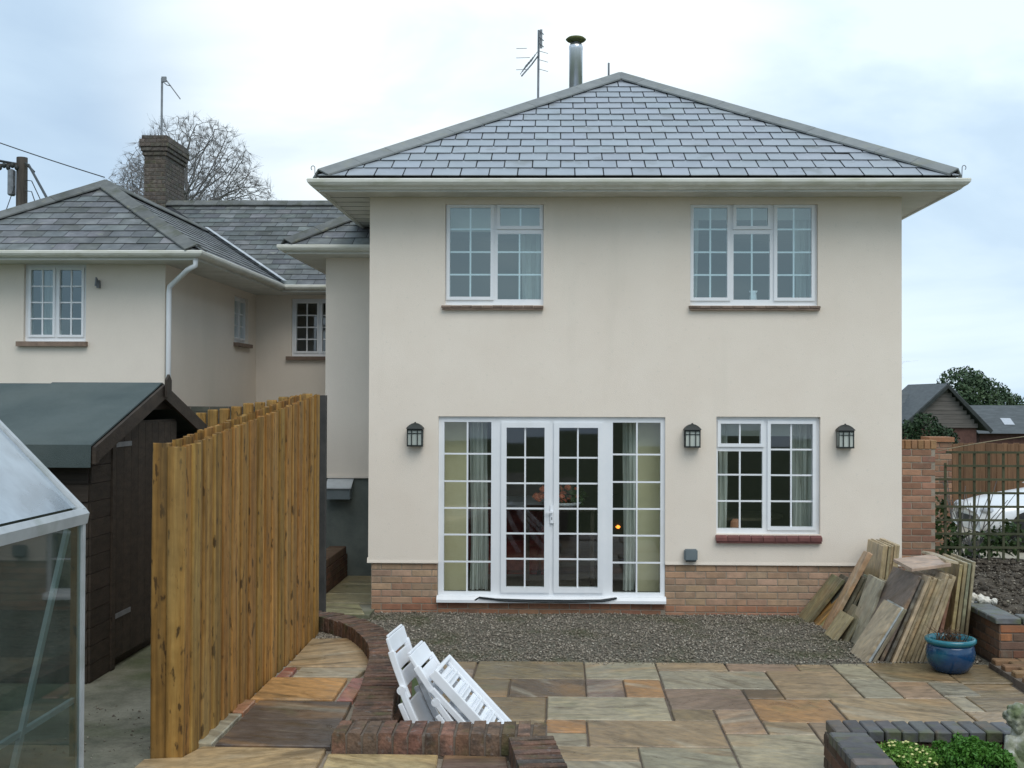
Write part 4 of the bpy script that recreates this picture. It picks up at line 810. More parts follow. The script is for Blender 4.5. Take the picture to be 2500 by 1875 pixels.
MB().tube([(-12.75, 13.8, 7.3), (-13.1, 13.8, 6.3)], .01, 5).build('guy', m_cable, t)
def sag(a, b, s, n=14):
    a, b = Vector(a), Vector(b); return [a.lerp(b, i/n)-Vector((0, 0, s*4*(i/n)*(1-i/n))) for i in range(n+1)]
tag(MB().tube(sag((-12.5, 13.95, 7.82), (-9.6, 9.6, 5.4), .0), .03, 6).build('overhead_cable', m_cable), 'thick black cable dropping from the utility pole to the roof', 'cable')
tag(MB().tube(sag((-17, 14.5, 9.0), (-12.8, 14, 7.85), .1), .03, 6).build('overhead_cable', m_cable), 'thick black cable reaching the utility pole from the left', 'cable')
tag(MB().tube(sag((-9.5, 3.6, 6.55), (-6.55, 3.62, 5.53), .03), .008, 5).build('overhead_wire', m_cable), 'thin wire slanting down to the peak of the older wing roof', 'wire')

# ------------------------------------------------------------------ bare trees
def bare_tree(name, label, base, trunk_h, blobs, seed, n_att=1500, step=.22, trunk_r=.2, group='bare winter trees', lean=0):
    """space-colonisation tree: limbs grow from the trunk towards points spread through the crown ellipsoids"""
    rg = np.random.default_rng(seed); A = []
    vol = np.array([b[3]*b[4]*b[5] for b in blobs]); cnt = (n_att*vol/vol.sum()).astype(int)
    for b, c in zip(blobs, cnt):
        d = rg.normal(size=(c, 3)); d /= np.linalg.norm(d, axis=1)[:, None]; A.append(np.array(b[:3])+d*np.array(b[3:])*(rg.uniform(0, 1, (c, 1))**.42))
    A = np.concatenate(A); base = np.array(base, float); n0 = int(trunk_h/step)
    P_ = [base+np.array([lean*i/n0, 0, i*step]) for i in range(n0+1)]; par = [-1]+list(range(n0)); alive = np.ones(len(A), bool)
    for it in range(120):
        N_ = np.array(P_); rem = A[alive]
        if len(rem) < 5: break
        best = np.full(len(rem), 1e9); bi = np.zeros(len(rem), int)
        for s0 in range(0, len(N_), 800):
            D = ((rem[:, None]-N_[None, s0:s0+800])**2).sum(2); m_ = D.argmin(1); v = D[np.arange(len(rem)), m_]; q = v < best; best[q] = v[q]; bi[q] = m_[q]+s0
        near = best < (4.2 if it > 3 else 30.)**2
        new = {}
        for k in np.where(near)[0]:
            v = rem[k]-N_[bi[k]]; new.setdefault(bi[k], []).append(v/np.linalg.norm(v))
        add_ = 0
        for k, vs in new.items():
            d = np.mean(vs, 0)+rg.normal(0, .09, 3); L_ = np.linalg.norm(d)
            if L_ < .05: continue
            q = N_[k]+d/L_*step*rg.uniform(.85, 1.15); P_.append(q); par.append(k); add_ += 1
        if not add_: break
        M_ = np.array(P_[-add_:]); rem_i = np.where(alive)[0]
        dmin = np.min(((A[rem_i][:, None]-M_[None])**2).sum(2), 1); alive[rem_i[dmin < (step*1.35)**2]] = False
    n = len(P_); ch = [[] for _ in range(n)]
    for i in range(1, n): ch[par[i]].append(i)
    rad = [0.]*n
    for i in range(n-1, -1, -1): rad[i] = max(.007, sum(rad[c]**2.2 for c in ch[i])**(1/2.2)) if ch[i] else .007
    sc = trunk_r/rad[0]; rad = [max(.006, r*sc) for r in rad]
    t = thing(name, label, 'tree', tuple(base), group); tr, tw = MB(), MB()
    for i in range(1, n):
        if len(ch[i]) == 0:      # fine end twigs
            d = P_[i]-P_[par[i]]
            for _ in range(13): e_ = P_[i]+d*rg.uniform(.6, 2.6)+rg.normal(0, step*.75, 3); tw.tube([P_[i], e_], [.0045, .0022], 3, False)
        (tr if rad[i] > .05 else tw).tube([P_[par[i]], P_[i]], [min(rad[par[i]], rad[i]*1.25), rad[i]], 7 if rad[i] > .05 else 3, False)
    tr.build('trunk', m_bark, t); tw.build('crown', m_bark, t); return t
bare_tree('bare_tree', 'large rounded leafless tree behind the roof right of the chimney', (-14.75, 32, 2.3), 7.6, [(-14.5, 32, 10.7, 2.7, 2.0, 2.75), (-13.0, 32, 9.9, 1.9, 1.3, 1.5), (-15.8, 32, 10.9, 1.7, 1.3, 1.6)], 4, 6800, .15, .21)
bare_tree('bare_tree', 'lower leafless tree left of and behind the chimney', (-16.6, 33, 2.3), 6.4, [(-16.9, 33, 10.0, 1.5, 1.0, 1.8), (-17.8, 33, 9.9, 1.0, .8, 1.0)], 9, 1700, .16, .11)
bare_tree('bare_tree', 'leafless tree at the far right edge above the distant roofs', (31.2, 50, 0), 3.0, [(31.0, 50, 5.6, 1.5, 1.3, 2.1)], 12, 600, .25, .14)
bare_tree('bare_tree', 'small hazy leafless tree just beyond the right corner of the house', (19.2, 58, -1), 3.2, [(19.5, 58, 4.0, 1.2, 1.0, 1.5)], 15, 420, .25, .1)

# ------------------------------------------------------------------ far right: neighbours
nb = thing('neighbour_barn', 'dark gabled house with weatherboarded gable beyond the garden fence', 'house', (17.5, 42, -2))
gz1, gzb = 3.1, 1.1
for k in range(9):
    z0 = 1.1+k*.2; hw_ = 2.0*(2.95-z0-.1)/1.9
    if hw_ > .1: MB().box(17.55-hw_*.95, 17.55+hw_*.8, 40-.01*(k % 2), 40.1, z0, z0+.19).build('weatherboard', m_timberclad, nb)
MB().box(13.5, 19.0, 40.12, 40.5, -2, 1.15).build('wall', m_redbrickfar, nb); MB().box(17.55, 17.9, 40.02, 40.14, -2, 1.05).build('pale_post', m_timberclad, nb)
MB().prism([(15.0, 39.8, .55), (17.6, 39.8, 2.98), (17.6, 39.8, 3.12), (14.9, 39.8, .62)], (0, 6, 0)).build('roof_slope', m_farroof, nb); MB().prism([(19.5, 39.75, .95), (17.6, 39.75, 2.98), (17.6, 39.75, 3.13), (19.6, 39.75, 1.02)], (0, 6, 0)).build('roof_slope', m_farroof, nb)
MB().prism([(17.6, 39.7, 2.9), (19.5, 39.7, .86), (19.6, 39.7, .98), (17.6, 39.7, 3.06)], (0, .06, 0)).prism([(17.6, 39.7, 2.9), (15.0, 39.7, .46), (14.9, 39.7, .58), (17.6, 39.7, 3.06)], (0, .06, 0)).build('bargeboard', m_black, nb)
MB().prism([(12, 40.5, 0.6), (12, 44, 2.75), (12, 47.5, .6)], (5.0, 0, 0)).build('cross_roof', m_farroof, nb)
t = thing('neighbour_house', 'low slate-roofed house with a skylight at the right edge', 'house', (23, 47, -2))
MB().prism([(20.2, 43.2, .75), (20.2, 45.8, 2.1), (20.2, 48.4, .75)], (7, 0, 0)).build('roof', m_farroof, t); MB().box(20.4, 27, 43.6, 48, -2, .8).build('wall', m_redbrickfar, t)
MB().add([(21.75, 43.95, 1.165), (22.25, 43.95, 1.165), (22.25, 44.55, 1.475), (21.75, 44.55, 1.475)], [(0, 1, 2, 3)]).build('skylight', m_lens, t)
t = thing('evergreen_tree', 'big rounded dark evergreen tree behind the neighbouring roofs', 'tree', (25.5, 60, -3))
MB().tube([(25.5, 60, -3), (25.5, 60, 1.5)], [.4, .25], 8).build('trunk', m_bark, t)
foliage('crown', m_leaf_a, t, [(25.3, 60, 2.5, 1.9, 1.6, 1.9), (26.7, 60, 1.9, 1.8, 1.5, 1.8), (24.2, 60, 1.4, 1.5, 1.3, 1.4), (28.0, 60.3, 1.3, 1.6, 1.3, 1.6), (28.8, 60.5, .7, 1.5, 1.2, 1.2), (30.4, 60.5, .8, 1.8, 1.2, 1.4), (32.4, 60.5, .8, 1.8, 1.2, 1.4), (21.8, 60, .7, 1.3, 1, .8), (23.6, 60, .6, 1.4, 1.2, 1.0), (25.8, 60, 3.0, .9, .9, .95), (23.2, 60, 1.1, .8, .8, .7), (26, 60, .2, 3, 1.5, 1.3)], 26000, .12, 3)
t = thing('dark_shrub', 'dense dark shrub in front of the gabled neighbouring house', 'shrub', (11.8, 25, -.5))
MB().tube([(11.8, 25.2, -.5), (11.8, 25.2, 1.0)], [.1, .06], 6).build('stem', m_bark, t)
foliage('crown', m_leaf_b, t, [(11.9, 25, 1.25, .55, .5, .7), (11.3, 25, 1.0, .5, .5, .7), (12.5, 25, .9, .5, .5, .6), (12.1, 25, .4, 1, .6, .8)], 7000, .06, 5)
# brown fence behind the parked car
t = thing('board_fence', 'brown close-board fence behind the silver car', 'fence', (9, 9.4, 0))
bme = cbox_mesh('board', .115, .02, 1.55, .004)
for i in range(52): add('board', bme, m_fencebrown, t, T(6.5+i*.105, 9.4+.012*(i % 2), .77+random.uniform(-.012, .012)), jit((1, 1, 1)))
for z in (.3, 1.2): MB().box(6.4, 12, 9.425, 9.48, z, z+.09).build('rail', m_fencebrown, t)
# brick pillar
t = thing('brick_pillar', 'orange brick gate pillar behind the green trellis', 'pillar', (4.95, 2.2, 0))
pc = MB().box(4.78, 5.04, 2.2, 2.5, -.1, 1.83).build('mortar', m_mortar, t)
RED = [(.33, .185, .12), (.29, .155, .10), (.36, .21, .135), (.26, .145, .10)]
brick_face(pc, (4.775, 2.2, 0), (1, 0, 0), (0, -1, 0), .27, .03, 1.83, RED); brick_face(pc, (4.78, 2.23, 0), (0, 1, 0), (-1, 0, 0), .27, .03, 1.83, RED, off=1)
MB().box(4.75, 5.07, 2.17, 2.53, 1.835, 1.895).build('cap', m_brick, t, color=(.36, .18, .1))
# garden wall stub beside the house
t = thing('brick_wall_stub', 'short red brick garden wall joining the right corner of the house', 'wall', (4.0, .5, 0))
pc = MB().box(3.76, 4.25, .406, .62, -.1, 1.82).build('mortar', m_mortar, t)
brick_face(pc, (3.765, .406, 0), (1, 0, 0), (0, -1, 0), .485, .09, 1.815, RED); brick_face(pc, (4.25, .43, 0), (0, 1, 0), (1, 0, 0), .19, .09, 1.815, RED, off=1)
cme = cbox_mesh('coping_brick', .066, .23, .1, .006)
for i in range(7): add('coping_brick', cme, m_brick, t, T(3.80+i*.072, .51, 1.868), jit((.34, .19, .10), .15))
# trellis
t = thing('trellis', 'dark green square trellis panel beside the brick garden wall', 'trellis', (4.9, .8, .5))
tz0, tz1 = .50, 1.76
for i, x in enumerate(np.arange(4.33, 6.3, .168)): MB().box(x-.014, x+.014, .80, .815, tz0, tz1+(0 if x > 4.5 else -.12)).build('lath', m_trellis, t)
for z in np.arange(.66, 1.78, .158): MB().box(4.30 if z < 1.6 else 4.5, 6.3, .785, .799, z-.013, z+.013).build('cross_lath', m_trellis, t)
MB().box(4.27, 4.31, .78, .82, .2, 1.62).build('post', m_trellis, t)
tag(MB().tube(sag((4.40, .77, 1.78), (6.2, .77, 2.02), -.04), .006, 5).build('plant_tie', m_woodold), 'pale string rising along the top of the trellis', 'string')
foliage('creeper', m_leaf_e, None, [(4.5, .95, .75, .22, .1, .25), (4.9, 1.0, .65, .4, .12, .18), (5.3, 1.0, .75, .2, .12, .2), (4.45, .95, 1.05, .12, .08, .2)], 620, .045, 8, 'stuff')
t = thing('thin_shrub', 'leafless twiggy shrub growing behind the trellis', 'shrub', (5.0, 1.0, .4)); tw = MB()
for i in range(16):
    a = random.uniform(-.6, .6); p = Vector((4.75+.25*random.random(), 1.0, .4)); tw.tube([p, p+Vector((a*.3, 0, .4)), p+Vector((a*.8+.1, .05, .7+.4*random.random()))], [.012, .008, .004], 4)
tw.build('stems', m_bark, t)

# ------------------------------------------------------------------ silver car (nose towards the house)
car = thing('parked_car', 'silver car parked behind the trellis at the right edge', 'car', (8.6, 6.3, 0))
def carM(p): return p
cxn, cyc, cw = 6.62, 6.2, .86
sec = [(0, .30, .50, .60, .66), (.06, .24, .60, .70, .76), (.35, .22, .70, .80, .82), (.9, .22, .76, .90, .85), (1.3, .22, .80, .97, .86), (1.45, .22, .82, .99, .86), (2.6, .22, .84, 1.0, .86), (3.6, .22, .86, 1.0, .85), (4.1, .28, .80, .95, .8)]
vs = []
for (x, zb, zm, zt, hw_) in sec:
    vs += [(cxn+x, cyc-hw_*.96, zb), (cxn+x, cyc-hw_, (zb+zm)/2), (cxn+x, cyc-hw_*.985, zm), (cxn+x, cyc-hw_*.8, zt-.03), (cxn+x, cyc, zt+.02), (cxn+x, cyc+hw_*.8, zt-.03), (cxn+x, cyc+hw_*.985, zm), (cxn+x, cyc+hw_, (zb+zm)/2), (cxn+x, cyc+hw_*.96, zb)]
n = 9; k = len(sec)
body = MB().add(vs, [(i*n+j, i*n+(j+1) % n, (i+1)*n+(j+1) % n, (i+1)*n+j) for i in range(k-1) for j in range(n)]+[tuple(range(n)), tuple((k-1)*n+j for j in range(n))]).build('body', m_carpaint, car, True)
bv = body.modifiers.new('round', 'SUBSURF'); bv.levels = 2; bv.render_levels = 2
cabin = [(1.2, .98, .72), (1.85, 1.40, .62), (2.3, 1.47, .62), (3.0, 1.44, .60), (3.8, 1.0, .68)]
vs = []
for x, z, hw_ in cabin: vs += [(cxn+x, cyc-hw_, z), (cxn+x, cyc+hw_, z)]
vs2 = [(cxn+1.2, cyc-.78, .93), (cxn+1.2, cyc+.78, .93), (cxn+3.9, cyc-.78, .95), (cxn+3.9, cyc+.78, .95)]
MB().add(vs+vs2, [(0, 1, 3, 2), (2, 3, 5, 4), (4, 5, 7, 6), (6, 7, 9, 8), (0, 2, 4, 6, 8), (1, 3, 5, 7, 9)]).build('windscreen', m_carglass, car)
MB().add([(cxn+1.85, cyc-.63, 1.41), (cxn+1.85, cyc+.63, 1.41), (cxn+3.0, cyc+.61, 1.45), (cxn+3.0, cyc-.61, 1.45), (cxn+2.4, cyc-.6, 1.49), (cxn+2.4, cyc+.6, 1.49)], [(0, 1, 5, 4), (4, 5, 2, 3)]).build('roof', m_carpaint, car)
for x in (.72, 3.3):
    for s in (-1, 1):
        wh = MB().lathe([(.16, -.09), (.31, -.09), (.325, -.05), (.325, .05), (.31, .09), (.16, .09)], 24).build('wheel', m_tyre, car, True, M=T(cxn+x, cyc+s*.78, .32) @ Matrix.Rotation(PI/2, 4, 'X'))
        MB().lathe([(.03, .04), (.2, .05), (.215, .08), (.03, .07)], 20).build('rim', m_alu, wh, True, M=T(cxn+x, cyc+s*.79, .32) @ Matrix.Rotation(-s*-PI/2 if s < 0 else PI/2, 4, 'X'))
for s in (-1, 1): MB().ball((cxn+.13, cyc+s*.60, .63), .14, 12, 8, (.75, 1.1, .5)).build('headlight', m_lens, car, True)
MB().box(cxn-.012, cxn+.05, cyc-.4, cyc+.4, .42, .52).build('grille', m_black, car); MB().box(cxn-.02, cxn+.03, cyc-.26, cyc+.26, .31, .40).build('number_plate', m_plastic, car)
MB().box(cxn+.1, cxn+4.0, cyc-.8, cyc-.74, .17, .27).build('side_skirt', m_black, car)

# ================================================================== LEFT GARDEN: fence, shed, greenhouse
fence = thing('plank_fence', 'new golden-brown vertical plank fence running along the upper path', 'fence', (-2.05, -5, .46))
def board_mesh(w, h, th, seed):
    rr = random.Random(seed); mb = MB(); pr = [(-w/2, 0), (-w/2, th*.72), (-w*.42, th*.95), (0, th), (w*.42, th*.95), (w/2, th*.72), (w/2, 0)]
    n = len(pr); vs = []
    for k in range(5):
        z = h*k/4; bx = rr.uniform(-.003, .003)
        vs += [(a+bx, b, z+(rr.uniform(-.004, .004) if k == 4 else 0)) for a, b in pr]
    return mb.add(vs, [(i*n+j, i*n+(j+1) % n, (i+1)*n+(j+1) % n, (i+1)*n+j) for i in range(4) for j in range(n)]+[tuple(range(n))[::-1], tuple(4*n+j for j in range(n))]).mesh('plank')
y = -6.56; i = 0
while y < -3.36:
    t_ = (y+6.6)/3.25; ztop = 2.118+.292*t_+random.uniform(-.003, .003); w_ = random.uniform(.105, .135)
    xo = -2.012+.035*t_+(.013 if i % 2 else 0)
    add('plank', board_mesh(w_, ztop-.455, .022, i), m_wood, fence, frame((xo, y, .455), (0, 1, 0), (1, 0, 0), (0, 0, 1)) @ Matrix.Rotation(random.gauss(0, .004), 4, 'Y'), jit((1, .97, .92), .2))
    xb = -2.125+.035*t_-(.013 if i % 2 else 0)
    add('plank', board_mesh(w_, ztop-.455+random.uniform(-.003, .003), .022, i+90), m_wood, fence, frame((xb, y+.03, .455), (0, 1, 0), (-1, 0, 0), (0, 0, 1)), jit((1, .97, .92), .2))
    y += .092; i += 1
for k, (x, w_, yy, zt) in enumerate(((-2.118, .086, -6.63, 2.135), (-2.025, .095, -6.652, 2.115))):
    add('plank', board_mesh(w_, zt-.445, .026, 300+k), m_wood, fence, frame((x, yy, .445), (1, 0, 0), (0, -1, 0), (0, 0, 1)), jit((.98, 1.0, .95), .05))
for z in (.75, 1.85):
    MB().prism([(-2.115, -6.62, z), (-2.02, -6.62, z), (-2.02, -6.62, z+.08), (-2.115, -6.62, z+.08)], (.03, 3.2, .12)).build('rail', m_wood, fence)
for yy in (-6.55, -5.0, -3.4): MB().box(-2.113, -2.026, yy, yy+.09, .4, 1.95).build('post', m_wood, fence)
f2 = thing('log_top_fence', 'short run of rounded yellow fence slats behind the plank fence', 'fence', (-3, -1.9, .2))
for k in range(12):
    x = -3.62+k*.112; zt = 2.19+.0205*k+(.01 if k % 3 == 0 else 0)
    MB().tube([(x, -1.9, .05), (x, -1.9, zt-.012), (x, -1.9, zt)], [.05, .05, .045], 10).build('slat', m_wood, f2, color=jit((.98, 1.02, 1.0), .1))
MB().box(-3.7, -2.3, -1.845, -1.80, 1.5, 1.6).build('rail', m_wood, f2)
tag(MB().box(-2.275, -2.205, -1.95, -1.87, 0, 2.40).build('fence_post', pmat('dark_post', [(.03, .03, .028), (.06, .055, .05)], 5, .8, coord='W')), 'dark square post at the far end of the plank fence', 'post')
t = thing('dark_garden_wall', 'dark brick garden wall below the older wing', 'wall', (-4.5, .7, 0))
dw = MB().box(-6.2, -3.2, .71, .9, -.1, 2.27).build('mortar', m_mortar_d, t)
brick_face(dw, (-4.9, .71, 0), (1, 0, 0), (0, -1, 0), 1.7, 1.85, 2.27, [(.07, .07, .055), (.09, .085, .065), (.06, .055, .045)])
MB().box(-5.0, -4.86, .55, .75, 1.9, 2.29).build('white_post', m_render2, t)

# low brick wall along the side passage
t = thing('passage_wall', 'low dark brick retaining wall along the side passage', 'wall', (-2.85, 1.5, 0))
pc = MB().box(-2.98, -2.782, -1.7, 2.3, -.1, .335).build('mortar', m_mortar_d, t)
PB = [(.12, .065, .04), (.15, .08, .05), (.10, .055, .038)]
brick_face(pc, (-2.782, -1.7, 0), (0, 1, 0), (1, 0, 0), 4.0, .04, .34, PB)
cm = cbox_mesh('coping_brick', .216, .066, .1, .006)
for k in range(53): add('coping_brick', cm, m_brick, t, T(-2.89, -1.66+k*.0745, .392), jit((.13, .085, .055), .2))
MB().box(-5.2, -3.0, -1.8, 2.3, -.1, .37).build('soil_bed', m_soil, kind='structure')
t = thing('meter_box', 'grey meter box with sloping lid on the dark plinth in the passage', 'box', (-2.85, 2.2, 1.1))
MB().prism([(-3.02, 2.315, 1.06), (-3.02, 2.13, 1.06), (-3.02, 2.13, 1.2), (-3.02, 2.315, 1.3)], (.3, 0, 0)).build('case', m_grey, t); MB().add([(-3.04, 2.11, 1.195), (-2.70, 2.11, 1.195), (-2.70, 2.32, 1.315), (-3.04, 2.32, 1.315), (-3.04, 2.11, 1.21), (-2.70, 2.11, 1.21), (-2.70, 2.32, 1.33), (-3.04, 2.32, 1.33)], [(0, 1, 2, 3), (4, 5, 6, 7), (0, 1, 5, 4), (1, 2, 6, 5), (3, 0, 4, 7)]).build('lid', m_alu, t)
t = thing('water_butt', 'dark water butt standing in the shaded passage bed', 'barrel', (-2.95, 1.3, .37))
MB().lathe([(.13, 0), (.17, .2), (.17, .45), (.15, .62), (.16, .64), (.0, .66)], 18, (-3.12, 1.3, .37)).build('drum', m_black, t, True)

# ------------------------------------------------------------------ shed
shed = thing('garden_shed', 'dark brown wooden shed with green felt roof behind the greenhouse', 'shed', (-4.3, -3.9, .45))
gx_, sy0, sy1, sz0, apY, apZ, evZ, hr = -3.18, -5.0, -2.62, .45, -3.82, 2.47, 2.04, 1.34
MB().box(-5.6, gx_-.02, sy0+.02, sy1, sz0, 2.0).build('frame', m_shed, shed)
topz = lambda yy: apZ-.05-abs(yy-apY)*(apZ-evZ)/hr
z = sz0; k = 0
while z < apZ-.08:
    c = clip([(sy0, z), (sy1, z), (sy1, z+.118), (sy0, z+.118)], [(sy0, 0), (sy1, 0), (sy1, topz(sy1)), (apY, topz(apY)), (sy0, topz(sy0))])
    if c:
        if z < 2.2: c = clip(c, [(sy0, 0), (-4.60, 0), (-4.60, 5), (sy0, 5)])
        if c: 
            p = [(gx_+.016, a, b) for a, b in c]; MB().prism(p, (-.03, 0, 0)).build('weatherboard', m_shed, shed, M=Matrix.Rotation(0, 4, 'Y'))
    zt = min(z+.118, 2.0)
    if z < 1.95: MB().prism([(gx_, sy0-.004, z), (gx_, sy0-.018, z), (gx_, sy0-.006, zt), (gx_, sy0+.008, zt)], (-2.4, 0, 0)).build('weatherboard', m_shed, shed)
    z += .122; k += 1
door = MB().box(gx_-.01, gx_+.012, -4.585, -3.3, .5, 2.2).build('door', m_shed, shed)
for q in range(9): MB().box(gx_+.0125, gx_+.022, -4.575+q*.142, -4.575+q*.142+.136, .52, 2.18).build('door_board', m_shed, door)
for zz in (2.02, .8): MB().box(gx_+.0225, gx_+.027, -4.66, -4.30, zz, zz+.035).build('hinge', m_galv, door)
MB().box(gx_-.01, gx_+.028, -4.66, -4.595, .45, 2.05).build('corner_post', m_shed, shed)
for s in (-1, 1):
    ye = apY+s*hr; n_ = Vector((0, s*(apZ-evZ), hr)).normalized()
    a = Vector((-3.1, apY, apZ)); b = Vector((-3.1, ye, evZ)); L3 = 2.6
    nm = 'roof_felt'
    vs = []
    for (x0, x1) in ((-3.1, -3.96), (-3.92, -5.75)):
        off = n_*(.022 if x0 > -3.5 else .013)
        q = [Vector((x0, apY, apZ))+off, Vector((x0, ye, evZ))+off, Vector((x1, ye, evZ))+off, Vector((x1, apY, apZ))+off]
        lip = [Vector((x0, ye, evZ-.13))+off*0+Vector((0, s*.012, 0)), Vector((x1, ye, evZ-.13))+Vector((0, s*.012, 0))]
        MB().add(q+[p-n_*.012 for p in q]+lip, [(0, 1, 2, 3), (7, 6, 5, 4), (0, 4, 5, 1), (2, 6, 7, 3), (1, 8, 9, 2), (3, 7, 4, 0)]).build(nm, m_felt, shed)
    MB().prism([(-3.095, apY, apZ-.105), (-3.095, apY, apZ+.005), (-3.095, ye-s*.0, evZ+.005), (-3.095, ye, evZ-.105)], (.022, 0, 0)).build('bargeboard', m_shed, shed)
    MB().prism([(-3.07, ye-s*.06, evZ-.1), (-3.07, ye-s*.06, evZ-.01), (-3.07, ye-s*.02, evZ-.02), (-3.07, ye-s*.02, evZ-.1)], (-2.6, 0, 0)).build('eaves_batten', m_shed, shed)
MB().prism([(-3.06, apY-.055, apZ-.09), (-3.06, apY-.055, apZ+.04), (-3.06, apY, apZ+.085), (-3.06, apY+.055, apZ+.04), (-3.06, apY+.055, apZ-.09)], (.018, 0, 0)).build('finial', m_shed, shed)

# ------------------------------------------------------------------ greenhouse
gh = thing('greenhouse', 'aluminium greenhouse with pale roof glass at the left edge', 'greenhouse', (-3.3, -8.6, .45))
gX, gY0, gY1, gE, gRx, gRz, gB = -2.285, -7.25, -9.7, 1.822, -3.25, 2.80, .45; gXl = 2*gRx-gX
def bar(a, b, w=.03, d=.03, name='bar', mat=m_alu):
    a, b = Vector(a), Vector(b); dr = (b-a).normalized(); u_ = dr.cross(Vector((0, 0, 1))); u_ = u_.normalized() if u_.length > .01 else Vector((1, 0, 0)); v_ = dr.cross(u_)
    MB().prism([a+u_*w/2+v_*d/2, a-u_*w/2+v_*d/2, a-u_*w/2-v_*d/2, a+u_*w/2-v_*d/2], b-a).build(name, mat, gh)
for X_ in (gX, gXl):
    s = 1 if X_ == gX else -1
    MB().prism([(X_-.02*s, gY0+.02, gE-.05), (X_+.02*s, gY0+.02, gE-.05), (X_+.03*s, gY0+.02, gE), (X_+.012*s, gY0+.02, gE+.024), (X_-.02*s, gY0+.02, gE+.02)], (0, gY1-gY0-.04, 0)).build('eaves_bar', m_alu, gh)
    bar((X_, gY0, gB), (X_, gY1, gB), .04, .08, 'base_rail')
    for yy in (gY0, gY1): bar((X_, yy, gB), (X_, yy, gE-.05), .026, .034, 'corner_post')
    bar((X_, gY0, gE+.01), (gRx, gY0, gRz), .03, .04, 'rafter'); bar((X_, gY1, gE+.01), (gRx, gY1, gRz), .03, .04, 'rafter')
    for yy in (-8.15, -8.95): bar((X_, yy, gE+.01), (gRx, yy, gRz), .02, .03, 'rafter'); bar((X_, yy, gB), (X_, yy, gE-.05), .02, .03, 'glazing_post')
    Y4 = [gY0-.02, -8.14, -8.94, gY1]
    for a, b in zip(Y4[:-1], Y4[1:]):
        MB().add([(X_+.004*s, a, gB+.04), (X_+.004*s, b-.02, gB+.04), (X_+.004*s, b-.02, gE-.05), (X_+.004*s, a, gE-.05)], [(0, 1, 2, 3)]).build('pane', m_ghglass, gh)
        rsd = lambda t_: (X_+(gRx-X_)*t_, gE+(gRz-gE)*t_+.012)
        p0, p1 = rsd(.02), rsd(.98); MB().add([(p0[0], a, p0[1]), (p0[0], b-.02, p0[1]), (p1[0], b-.02, p1[1]), (p1[0], a, p1[1])], [(0, 1, 2, 3)]).build('roof_pane', m_ghroof, gh)
bar((gRx, gY0, gRz), (gRx, gY1, gRz), .04, .05, 'ridge_bar')
bar((gX-.03, -7.34, gE-.07), (gX-.03, -8.02, .5), .02, .032, 'brace'); bar((gX-.035, gY0, .93), (gX-.035, gY1, .93), .02, .025, 'shelf_rail')
for yy in (gY0, gY1):
    bar((gX, yy, gB), (gXl, yy, gB), .04, .08, 'base_rail')
    for a, b in ((gX, gRx), (gRx, gXl)):
        MB().add([(a, yy, gB+.04), (b, yy, gB+.04), (b, yy, gE if b == gXl else gRz-.02), (a, yy, gE if a == gX else gRz-.02)], [(0, 1, 2, 3)]).build('end_pane', m_ghglass, gh)
    bar((gRx, yy, gB), (gRx, yy, gRz), .03, .03, 'door_post')
for s in range(3): MB().box(gX-.55, gX-.06, gY1+.1, gY0-.08-0*s, .90+.0*s, .915) if s == 0 else None
MB().box(gX-.6, gX-.08, gY1+.1, gY0-.1, .885, .905).build('staging', m_woodold, gh)
t = thing('hedge', 'dark clipped hedge added behind the greenhouse to darken its glass', 'hedge', (-6.6, -7, .4))  # added so the view through the greenhouse glass turns dark
foliage('leaves', m_leaf_b, t, [(-6.6, -11+k*1.0, .9+.3*(k % 2), .6, .8, 1.3) for k in range(9)], 9000, .06, 61)
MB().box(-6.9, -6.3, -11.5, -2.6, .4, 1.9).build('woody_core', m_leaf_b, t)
stones('compost_floor', m_soil, [(gXl+.1, gY1+.1), (gX-.1, gY1+.1), (gX-.1, gY0-.1), (gXl+.1, gY0-.1)], lambda x, y: .455, 500, .01, .03, 12)
stones('path_debris', m_gravel, [(-2.95, -6.9), (-2.2, -6.9), (-2.15, -5.8), (-2.9, -5.5)], lambda x, y: .447, 160, .003, .008, 14)

# ================================================================== LOW BRICK WALLS
def coping_path(parent, pts, width, pitch, zt, h, cols, mat=m_brick_old, name='coping_brick', z_j=.004):
    P_ = [Vector(p).to_3d() if len(p) == 3 else Vector((p[0], p[1], 0)) for p in pts]
    seg = [(P_[i+1]-P_[i]).length for i in range(len(P_)-1)]; tot = sum(seg); k = int(tot/pitch); me = cbox_mesh(name, pitch-.007, width, h, .004, .003, 5)
    for i in range(k):
        d = (i+.5)*tot/k; j = 0
        while j < len(seg)-1 and d > seg[j]: d -= seg[j]; j += 1
        p = P_[j].lerp(P_[j+1], d/seg[j]); u_ = (P_[j+1]-P_[j]).normalized()
        if d/seg[j] > .5 and j < len(seg)-1: u_ = u_.lerp((P_[j+2]-P_[j+1]).normalized(), d/seg[j]-.5).normalized()
        elif d/seg[j] < .5 and j > 0: u_ = u_.lerp((P_[j]-P_[j-1]).normalized(), .5-d/seg[j]).normalized()
        v_ = Vector((-u_.y, u_.x, 0)); c = Vector((p.x, p.y, zt-h/2+random.uniform(-z_j, z_j)))
        add(name, me, mat, parent, frame(c, u_, v_, (0, 0, 1)) @ Matrix.Rotation(random.gauss(0, .012), 4, 'Z') @ Matrix.Rotation(random.gauss(0, .01), 4, 'X'), jit(random.choice(cols), .14))
